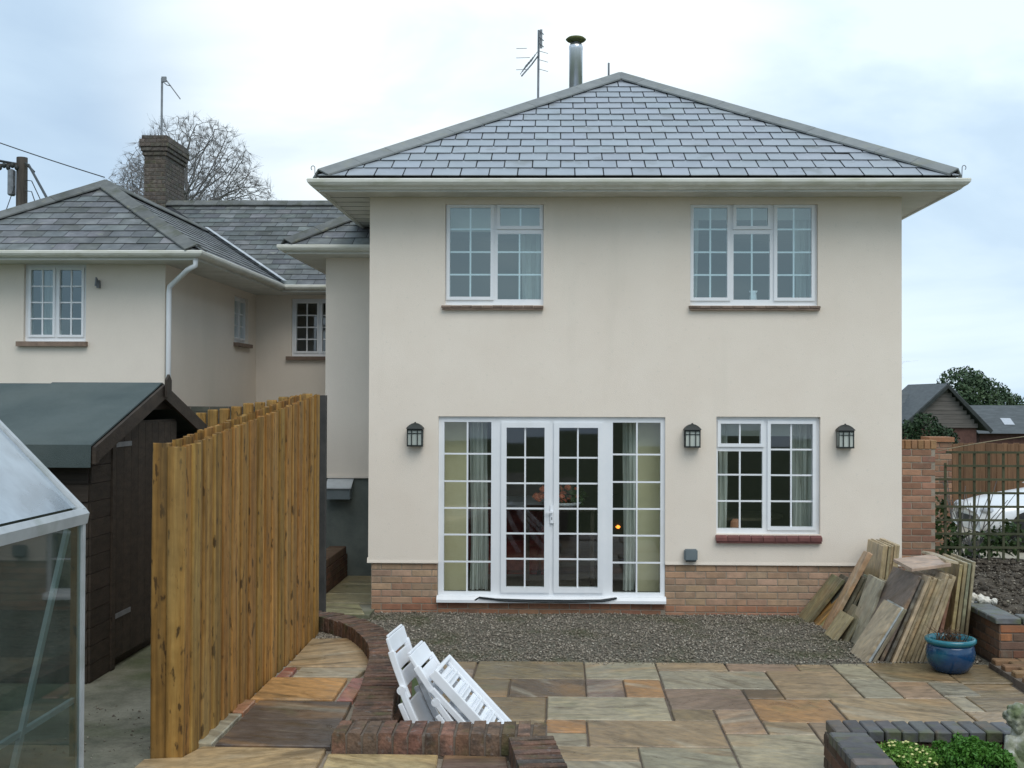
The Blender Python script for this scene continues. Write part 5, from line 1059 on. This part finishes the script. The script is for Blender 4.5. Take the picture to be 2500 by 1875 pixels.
def strip(pts, hw, z0, z1):
    P_ = [Vector((p[0], p[1])) for p in pts]; L_, R_ = [], []
    for i, p in enumerate(P_):
        d = (P_[min(i+1, len(P_)-1)]-P_[max(i-1, 0)]).normalized(); n_ = Vector((-d.y, d.x)); L_.append(p+n_*hw); R_.append(p-n_*hw)
    mb = MB()
    for i in range(len(P_)-1):
        q = [L_[i], R_[i], R_[i+1], L_[i+1]]; mb.prism([(a.x, a.y, z0) for a in q], (0, 0, z1-z0))
    return mb
def smooth(pts, n=6):
    out = []
    for i in range(len(pts)-1):
        p0, p1, p2, p3 = [Vector(pts[max(0, min(len(pts)-1, i+k))]) for k in (-1, 0, 1, 2)]
        for k in range(n): t_ = k/n; out.append(tuple(.5*((2*p1)+(-p0+p2)*t_+(2*p0-5*p1+4*p2-p3)*t_*t_+(-p0+3*p1-3*p2+p3)*t_**3)))
    return out+[tuple(pts[-1])]
WB = [(.17, .10, .07), (.155, .092, .066), (.19, .112, .08), (.14, .095, .07), (.185, .12, .09), (.16, .11, .082)]
CW = smooth([(-2.4, -3.05), (-2.02, -3.16), (-1.68, -3.45), (-1.43, -3.91), (-1.245, -4.5), (-1.15, -5.28), (-1.10, -5.85), (-1.05, -6.29)])
t = thing('curved_brick_wall', 'low curved brick retaining wall between upper path and patio', 'wall', (-1.2, -5, 0))
core = strip(CW, .108, -.1, .574).build('mortar', m_mortar_d, t)
coping_path(t, CW, .225, .075, .585, .115, WB)
brick_face(core, (-.99, -6.28, 0), (.05, 1, 0), (1, -.05, 0), .9, .01, .46, WB, D_=.05, mat=m_brick_old); brick_face(core, (-.95+.0, -5.38, 0), (-.12, 1, 0), (1, .12, 0), .8, .01, .46, WB, D_=.05, mat=m_brick_old)
FW = [(-1.22, -6.435), (-.065, -6.435)]
t = thing('brick_wall', 'low straight brick wall in front of the white chairs', 'wall', (-.6, -6.43, 0))
strip(FW, .121, -.1, .572).build('mortar', m_mortar_d, t); coping_path(t, FW, .255, .077, .585, .118, [(.21, .12, .085), (.19, .105, .078), (.23, .14, .105), (.18, .12, .09), (.165, .11, .08), (.16, .11, .07)])
SW = [(-.150, -6.575), (-.075, -7.1), (.03, -7.85)]
t = thing('brick_wall', 'low brick wall running towards the camera beside the patio', 'wall', (-.1, -7.2, 0))
strip(SW, .113, -.1, .572).build('mortar', m_mortar_d, t); coping_path(t, SW, .24, .075, .583, .118, WB+[(.10, .085, .08)])
# retaining wall on the right
t = thing('retaining_wall', 'orange brick retaining wall holding the soil bed behind the blue pot', 'wall', (4.2, -2, 0))
core = MB().box(3.925, 4.1, -2.36, .35, -.1, .375).box(4.1, 6.4, -2.36, -2.16, -.1, .375).build('mortar', m_mortar_d, t)
RW = [(.30, .13, .065), (.25, .11, .06), (.34, .16, .075), (.20, .10, .06), (.16, .10, .07)]
brick_face(core, (3.925, -2.36, 0), (0, 1, 0), (-1, 0, 0), 2.6, .0, .375, [(.16, .10, .065), (.20, .11, .065), (.13, .09, .06)]); brick_face(core, (3.93, -2.36, 0), (1, 0, 0), (0, -1, 0), 2.4, .0, .375, RW)
cop = cbox_mesh('coping_brick', .215, .23, .055, .008, .002, 3)
for k in range(11): add('coping_brick', cop, m_bluebrick, t, T(4.0, -2.26+k*.225, .406) @ Matrix.Rotation(PI/2, 4, 'Z'), jit((.13, .135, .135), .12))
for k in range(10): add('coping_brick', cop, m_bluebrick, t, T(4.24+k*.225, -2.262, .406), jit((.14, .14, .135), .12))
bedz = lambda x, y: .37+.05*N2(x, y, 2.)+.022*N2(x, y, 9.)+max(0, (y+1.8))*.055
sheet('planting_bed', m_soil, 4.08, 9, -2.18, .95, 90, 50, bedz, kind='structure')
stones('bed_mulch', m_gravel, [(4.1, -2.15), (7, -2.15), (7, .9), (4.1, .9)], bedz, 2600, .006, .018, 21)
stones('bed_clods', m_soil, [(4.1, -2.15), (7, -2.15), (7, .9), (4.1, .9)], bedz, 1500, .015, .04, 22)
t = thing('brick_steps', 'worn brick step at the right edge of the patio', 'steps', (4.6, -2.9, 0))
core = MB().box(3.80, 6.2, -4.2, -2.43, -.1, .055).box(4.15, 6.2, -3.1, -2.425, .05, .11).build('base', m_mortar_d, t)
sb = cbox_mesh('step_brick', .215, .102, .06, .008, .002, 8)
for a in range(7):
    for b in range(15): add('step_brick', sb, m_brick, t, T(3.92+a*.225+(.11 if b % 2 else 0), -2.5-b*.112, .07), jit((.25, .15, .08), .2))
# raised bed in the foreground
t = thing('raised_brick_bed', 'blue-grey brick edged raised bed at the bottom right', 'raised bed', (2.2, -5.8, 0))
core = MB().box(1.715, 1.90, -6.9, -5.225, -.1, .235).box(1.90, 3.3, -5.41, -5.225, -.1, .235).build('mortar', m_mortar_d, t)
BB = [(.095, .095, .097), (.115, .113, .112), (.085, .084, .083), (.125, .108, .092)]
brick_face(core, (1.715, -6.9, 0), (0, 1, 0), (-1, 0, 0), 1.68, .0, .225, [(.13, .075, .055), (.16, .09, .06), (.10, .07, .05)]); brick_face(core, (1.72, -5.225, 0), (1, 0, 0), (0, 1, 0), 1.5, .0, .225, RW); brick_face(core, (1.90, -5.41, 0), (1, 0, 0), (0, -1, 0), 1.4, .15, .225, RW)
cm = cbox_mesh('coping_brick', .098, .25, .07, .008, .002, 6)
for k in range(12): add('coping_brick', cm, m_bluebrick, t, T(1.775+k*.105, -5.325, .268+random.uniform(-.003, .003)) @ Matrix.Rotation(random.gauss(0, .02), 4, 'Z'), jit(random.choice(BB), .12))
cm2 = cbox_mesh('coping_brick', .235, .1, .07, .008, .002, 7)
for k in range(14): add('coping_brick', cm2, m_bluebrick, t, T(1.805, -5.51-k*.107, .268+random.uniform(-.003, .003)) @ Matrix.Rotation(random.gauss(0, .02), 4, 'Z'), jit(random.choice(BB+[(.17, .12, .07)]), .12))
bz2 = lambda x, y: .155+.03*N2(x, y, 4.)+.012*N2(x, y, 15.)
sheet('rockery_soil', m_soil, 1.89, 3.6, -7.2, -5.4, 60, 60, bz2, kind='structure')
stones('rockery_grit', m_gravel, [(1.92, -7), (3.5, -7), (3.5, -5.43), (1.92, -5.43)], bz2, 1300, .006, .016, 31)
# rockery plants
def mound(name, label, c, rx, ry_, rz, mat, n, sz, seed, flowers=0):
    t = thing(name, label, 'plant', c, 'low green plants in the raised bed'); bl = [(c[0], c[1], c[2], rx*.8, ry_*.8, rz*.8)]; rr = random.Random(seed)
    for k in range(30):
        a = rr.uniform(0, 6.28); r = rr.uniform(.15, .97); h_ = math.sqrt(1-r*r); bl.append((c[0]+rx*r*math.cos(a), c[1]+ry_*r*math.sin(a), c[2]+rz*h_*.75, rx*rr.uniform(.16, .34), ry_*rr.uniform(.16, .34), rz*rr.uniform(.2, .42)))
    foliage('leaves', mat, t, bl, n, sz, seed, flat=.35)
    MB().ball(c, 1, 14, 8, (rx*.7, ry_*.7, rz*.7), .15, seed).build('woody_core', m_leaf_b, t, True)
    for k in range(flowers):
        a = rr.uniform(0, 6.28); r = math.sqrt(rr.uniform(0, .9)); h_ = math.sqrt(max(0, 1-r*r))
        MB().ball((c[0]+rx*r*math.cos(a), c[1]+ry_*r*math.sin(a), c[2]+rz*h_*1.0+.012), .010, 6, 4, (1, 1, .6), .3, k).build('flower', m_petal, t)
mound('rockery_plant', 'rounded yellow-green rockery plant with small pale flowers', (2.06, -5.80, .19), .19, .22, .13, m_leaf_c, 9000, .010, 41, 42)
mound('rockery_plant', 'feathery bright green mounded plant beside the stone figure', (2.46, -5.77, .19), .22, .24, .155, m_leaf_d, 11000, .013, 43)
mound('rockery_plant', 'tiny green seedling clump at the foot of the raised bed wall', (1.62, -5.95, .02), .05, .06, .07, m_leaf_d, 300, .014, 44)
tag(MB().ball((2.25, -5.52, .2), .03, 8, 6, (1.3, 1, .7), .6, 3).build('fallen_leaf_clump', m_pot), 'small rust-orange leaf clump between the two green plants', 'leaves')
# stone figure
st = thing('stone_figure', 'mossy weathered stone figure with curly head at the right edge', 'statue', (2.83, -5.62, .1))
mb = MB(); rr = random.Random(5)
hc = Vector((2.795, -5.62, .445)); mb.ball(hc, .072, 16, 12, (1, .95, 1.05), .08, 1)
for k in range(46):
    a, e_ = rr.uniform(0, 6.28), rr.uniform(-.1, 1.5); d = Vector((math.cos(a)*math.cos(e_), math.sin(a)*math.cos(e_), math.sin(e_)))
    if d.y < -.55 and d.z < .35: continue
    mb.ball(hc+d*.068, rr.uniform(.015, .024), 7, 5)
mb.ball(hc+Vector((-.025, -.062, -.015)), .016, 7, 5, (1, 1, 1.2)); mb.ball(hc+Vector((-.012, -.045, -.055)), .032, 8, 6)
mb.tube([hc-Vector((0, 0, .05)), hc-Vector((-.01, 0, .11))], [.04, .05], 10)
mb.tube([(2.815, -5.62, .36), (2.83, -5.62, .30), (2.84, -5.63, .2), (2.85, -5.64, .1)], [.06, .10, .105, .12], 14)
mb.tube([(2.75, -5.64, .33), (2.715, -5.69, .25), (2.745, -5.77, .19), (2.81, -5.79, .20)], [.04, .034, .03, .024], 10); mb.tube([(2.89, -5.62, .33), (2.93, -5.68, .25), (2.89, -5.77, .2)], [.04, .034, .028], 10)
mb.tube([(2.80, -5.64, .14), (2.74, -5.78, .16), (2.72, -5.80, .08)], [.06, .05, .04], 10); mb.tube([(2.89, -5.64, .14), (2.92, -5.78, .16), (2.92, -5.8, .08)], [.06, .05, .04], 10)
fg = mb.build('figure', m_statue, st); rm = fg.modifiers.new('remesh', 'REMESH'); rm.mode = 'VOXEL'; rm.voxel_size = .0055; rm.use_smooth_shade = True
add('base', cbox_mesh('base', .26, .26, .09, .02, .004, 2), m_statue, st, T(2.84, -5.68, .055))

# ================================================================== LEANING PAVING SLABS
def lslab(label, bx, by_, width, length, th, lean, col, yaw=0, seed=0, z=0, group='spare paving slabs leaning by the right corner'):
    a, y_ = R(lean), R(yaw); w_ = Vector((-math.sin(y_), math.cos(y_), 0)); hz = Vector((math.cos(y_), math.sin(y_), 0))
    l_ = Vector((0, 0, 1))*math.cos(a)+hz*math.sin(a); n_ = l_.cross(w_)
    if n_.x < 0: n_ = -n_
    me = cbox_mesh('paving_slab', length, width, th, .005, .0035, seed, 1)
    c = Vector((bx, by_, z))+w_*(width/2)+l_*(length/2)+n_*(th/2)
    o = add('paving_slab', me, m_stone, None, frame(c, l_, w_, n_), jit(col, .05)); return tag(o, label, 'paving slab', group)
GY, BG = (.20, .175, .15), (.42, .35, .25)
lslab('pale pinkish-beige slab in front of the leaning row, nearest the gravel edge', 2.742, -2.245, .42, .60, .032, 33, (.45, .37, .27), 2, 1)
lslab('thin bluish-white slab directly behind the pale front slab', 2.785, -2.24, .42, .59, .022, 32, (.42, .46, .48), 2, 2)
lslab('dark slab edge just behind the thin bluish slab', 2.825, -2.24, .42, .57, .03, 31, (.26, .23, .17), 2, 3)
lslab('large brown-grey slab leaning behind the pale front slab', 2.90, -2.20, .62, .86, .035, 25.5, (.17, .14, .12), 5, 4)
lslab('second dark grey slab behind the large brown-grey one', 2.955, -2.21, .6, .82, .03, 24.5, (.15, .14, .12), 4, 5)
for k in range(8):
    lslab('buff slab standing on edge in the tight leaning row behind the blue pot', 3.005+k*.0405, -2.235+.01*(k % 3), .58, .84+random.uniform(-.03, .02), .031, 23.5-k*.55, random.choice([(.41, .32, .20), (.38, .30, .19), (.44, .35, .23), (.33, .265, .17)]), 3, 10+k)
lslab('dark red slab at the right end of the leaning row', 3.36, -2.10, .5, .78, .035, 15, (.17, .07, .06), 2, 20); lslab('reddish slab behind the dark red one by the retaining wall', 3.45, -2.02, .5, .66, .035, 12, (.24, .12, .085), 2, 21)
for k in range(4): lslab('tall buff slab standing nearly upright against the retaining wall', 3.60+k*.052, -1.95+.02*k, .60, .86+.015*(k % 2), .033, 7.5-k*.4, [(.38, .31, .16), (.35, .29, .17), (.24, .25, .17), (.33, .29, .19)][k], 0, 24+k)
fl = add('paving_slab', cbox_mesh('paving_slab', .40, .34, .03, .005, .003, 31), m_stone, None, T(3.37, -1.93, .862) @ Matrix.Rotation(R(-4), 4, 'Y') @ Matrix.Rotation(R(8), 4, 'X') @ Matrix.Rotation(R(12), 4, 'Z'), (.42, .31, .24))
tag(fl, 'pinkish slab lying flat across the top of the leaning row', 'paving slab', 'spare paving slabs leaning by the right corner')
fl = add('paving_slab', cbox_mesh('paving_slab', .12, .6, .028, .005, .003, 32), m_stone, None, T(3.60, -1.72, .885) @ Matrix.Rotation(R(10), 4, 'Y') @ Matrix.Rotation(R(4), 4, 'Z'), (.45, .37, .25))
tag(fl, 'narrow beige slab lying along the top of the upright slabs', 'paving slab', 'spare paving slabs leaning by the right corner')
lslab('pale slab with a dark pointed stain leaning in the middle of the pile', 2.872, -1.62, .42, .68, .034, 19, (.40, .37, .29), 3, 33)
st_ = MB().add([(0, 0, 0)], []); 
for k in range(3): lslab('dark slab partly hidden behind the small front slabs', 2.80+k*.035, -1.36+.03*k, .36, .36-.02*k, .03, 30, [(.22, .2, .13), (.15, .14, .11), (.2, .18, .13)][k], 3, 36+k)
lslab('small buff slab at the front of the gravel, lowest of the pile', 2.70, -1.30, .35, .30, .034, 36, (.40, .34, .20), 3, 40)
lslab('long narrow orange-pink slab leaning across the pile', 2.74, -.82, .16, .92, .05, 29, (.46, .29, .17), 4, 41)
for k in range(2): lslab('dark slab leaning behind the long narrow orange-pink one', 2.83+k*.04, -.85, .3, .62, .03, 27, (.13, .12, .085), 4, 42+k)
lslab('olive-grey slab leaning far left against the brick plinth', 2.63, -.44, .40, .60, .035, 39, (.22, .22, .13), 3, 44); lslab('orange edged slab beneath the olive-grey one', 2.70, -.56, .34, .38, .05, 43, (.46, .25, .08), 3, 45); lslab('thin green-tinged slab beneath the orange edged one', 2.735, -.66, .2, .36, .03, 40, (.28, .27, .13), 3, 46); lslab('dark broken slab behind the olive-grey one', 2.73, -.45, .36, .6, .03, 37, (.09, .09, .07), 3, 47)
for k in range(6): lslab('buff slab in the tall upright stack against the house wall', 3.245+k*.034, -.72+.012*(k % 2), .58, .87+random.uniform(-.012, .012), .029, 7-k*.3, random.choice([(.42, .34, .21), (.38, .31, .19), (.44, .35, .21)]), 0, 50+k)
lslab('greenish slab end wedged below the tall upright stack', 3.02, -.9, .4, .58, .03, 22, (.09, .14, .09), 4, 58); lslab('beige slab end wedged in the middle of the pile', 3.05, -1.5, .4, .62, .03, 18, (.36, .31, .2), 4, 59)

# ------------------------------------------------------------------ blue pot
pt = thing('plant_pot', 'glazed blue pot with turquoise rim on the patio corner', 'plant pot', (3.42, -2.56, 0)); c = (3.42, -2.56, .004)
MB().lathe([(.115, 0), (.15, .02), (.185, .07), (.205, .13), (.208, .18), (.198, .225), (.19, .245)], 36, c).build('body', m_glaze, pt, True)
MB().lathe([(.19, .243), (.205, .252), (.218, .27), (.216, .29), (.2, .298), (.182, .29), (.172, .26), (.165, .2)], 36, c, False).build('rim', m_teal, pt, True)
MB().lathe([(.175, 0), (.12, .012), (.05, .02), (.0, .02)], 20, (3.42, -2.56, .255)).build('soil', m_soil, pt)
t = thing('withered_plant', 'withered brown plant stems in the blue pot', 'plant', (3.42, -2.56, .27)); tw = MB()
for k in range(60):
    a, r = random.uniform(0, 6.28), random.uniform(0, .12); p = Vector((3.42+r*math.cos(a), -2.56+r*math.sin(a), .262)); tw.tube([p, p+Vector((random.uniform(-.04, .04), random.uniform(-.04, .04), .06)), p+Vector((random.uniform(-.09, .09), random.uniform(-.09, .09), random.uniform(.05, .14)))], [.004, .003, .002], 4)
tw.build('stems', pmat('withered_stem', [(.06, .035, .02), (.12, .07, .04)], 20, .9, coord='W'), t)
# white plaster ornaments on the retaining wall
mb = MB(); mb.lathe([(.0, 0), (.035, .0), (.05, .02), (.047, .035), (.053, .05), (.05, .065), (.058, .08), (.052, .095), (.058, .11), (.045, .13), (.03, .135), (.0, .125)], 18)
tag(mb.build('ribbed_ornament', m_plaster, None, True, M=T(3.875, -1.42, .545) @ Matrix.Rotation(R(8), 4, 'Z') @ Matrix.Rotation(R(88), 4, 'Y')), 'white ribbed shell lying on the other white pieces', 'ornament')
mb = MB(); rr = random.Random(3)
for k in range(9): mb.ball((3.90+k*.03+rr.uniform(-.01, .01), -1.52-k*.014+rr.uniform(-.02, .02), .482-.004*k+rr.uniform(-.008, .014)), rr.uniform(.026, .042), 9, 7, (1, 1, rr.uniform(.8, 1.3)), .4, k)
mb.tube([(3.955, -1.53, .475), (3.962, -1.56, .44), (3.972, -1.57, .42)], [.022, .018, .008], 8)
o = mb.build('plaster_fragment', m_plaster); rm = o.modifiers.new('remesh', 'REMESH'); rm.mode = 'VOXEL'; rm.voxel_size = .005; rm.use_smooth_shade = True; tag(o, 'lumpy white plaster fragment on the retaining wall coping', 'ornament')

# ================================================================== WHITE FOLDED CHAIRS
def chair(label, top, lean0, lean1, L_, ynear, width, open_face=False, seed=0):
    t = thing('folded_chair', label, 'chair', (top[0]+.4, ynear+.2, 0), 'white plastic folding chairs leaning on the brick wall'); rr = random.Random(seed)
    w_ = Vector((.10, .995, 0)).normalized(); n_ = 24; pts = [Vector((0, 0))]; ang = []
    for i in range(n_+1): ang.append(R(lean0+(lean1-lean0)*i/n_))
    for i in range(n_): pts.append(pts[-1]+Vector((-math.sin(ang[i]), math.cos(ang[i])))*(L_/n_))
    sh = Vector((top[0], top[1]))-pts[-1]
    def Pt(yv, l, tt):
        f = max(0, min(n_-1e-6, l/L_*n_)); i = int(f); q = pts[i].lerp(pts[i+1], f-i)+sh; a = ang[i]
        return Vector((q.x, ynear, q.y))+w_*yv+Vector((math.cos(a), 0, math.sin(a)))*tt
    def plate(y0, y1, l0, l1, t0, t1, name, k=8, crown=0):
        vs = []
        for i in range(k+1):
            l = l0+(l1-l0)*i/k
            for yv, tt in ((y0, t0), ((y0+y1)/2, t0), (y1, t0), (y1, t1), ((y0+y1)/2, t1+crown), (y0, t1)): vs.append(Pt(yv, l, tt))
        m = 6; o = MB().add(vs, [(i*m+j, i*m+(j+1) % m, (i+1)*m+(j+1) % m, (i+1)*m+j) for i in range(k) for j in range(m)]+[tuple(range(m))[::-1], tuple(k*m+j for j in range(m))]).build(name, m_plastic, t)
        b = o.modifiers.new('bevel', 'BEVEL'); b.width = .005; b.segments = 2; b.limit_method = 'ANGLE'; return o
    Wd = width
    if not open_face:
        l0 = L_-.335
        plate(0, .028, l0-.06, L_-.10, -.022, .016, 'back_rail', 10); plate(Wd-.028, Wd, l0-.06, L_-.10, -.022, .016, 'back_rail', 10)
        l = l0
        while l < L_-.16: plate(.030, Wd-.030, l, l+.093, -.010, .006, 'slat', 3, -.007); plate(.030, .075, l+.093, l+.108, -.010, .0055, 'slat_tie', 1); plate(Wd-.075, Wd-.030, l+.093, l+.108, -.010, .0055, 'slat_tie', 1); l += .108
        plate(.004, Wd-.004, l, L_-.02, -.012, .008, 'crest_rail', 4, -.006); plate(.03, Wd-.03, L_-.0195, L_-.004, -.011, .007, 'crest_lip', 2, -.006)
        c_ = Pt(-.012, l0-.0, -.014); MB().tube([c_-w_*.014, c_+w_*.02], .026, 14).build('pivot', m_plastic, t); c_ = Pt(Wd+.012, l0-.0, -.014); MB().tube([c_-w_*.02, c_+w_*.014], .026, 14).build('pivot', m_plastic, t)
        for a, b in ((-.026, .004), (Wd-.004, Wd+.026)): plate(a, b, 0, l0+.02, -.030, .006, 'front_leg', 12); plate(a, b, 0, l0-.07, -.066, -.034, 'rear_leg', 12)
        plate(.01, Wd-.01, .04, l0-.1, -.052, -.036, 'seat_panel', 8); plate(-.018, -.002, 0, l0-.09, -.040, -.026, 'web', 8)
    else:
        plate(0, .024, 0, L_, -.028, .03, 'seat_rail', 10); plate(Wd-.024, Wd, 0, L_, -.028, .03, 'seat_rail', 10); plate(.025, Wd-.025, L_-.022, L_, -.028, .03, 'end_rail', 2)
        l = .05
        while l < L_-.1: plate(.027, Wd-.027, l, l+.098, -.026, -.014, 'slat', 3, .006); plate(.06, Wd-.06, l+.03, l+.044, -.013, .012, 'slat_rib', 2); plate(.06, Wd-.06, l+.064, l+.072, -.013, .008, 'slat_rib', 2); l += .115
        plate(.026, .04, 0, L_-.03, -.014, .004, 'inner_rail', 8); plate(Wd-.04, Wd-.026, 0, L_-.03, -.014, .004, 'inner_rail', 8)
        plate(-.004, .022, .0, L_*.93, -.085, -.05, 'leg', 10); plate(Wd-.022, Wd+.004, .0, L_*.93, -.085, -.05, 'leg', 10); plate(.03, Wd-.03, .05, L_*.8, -.075, -.06, 'seat_panel', 8)
chair('leftmost white folded chair, resting against the curved brick wall', (-1.03, .965), 33, 16, 1.06, -5.87, .40, False, 1)
chair('middle white folded chair of the three leaning on the wall', (-.905, .86), 42, 32, 1.1, -5.86, .40, False, 2)
chair('rightmost white folded chair with open slatted underside showing', (-.755, .745), 44, 43, 1.0, -5.88, .43, True, 3)
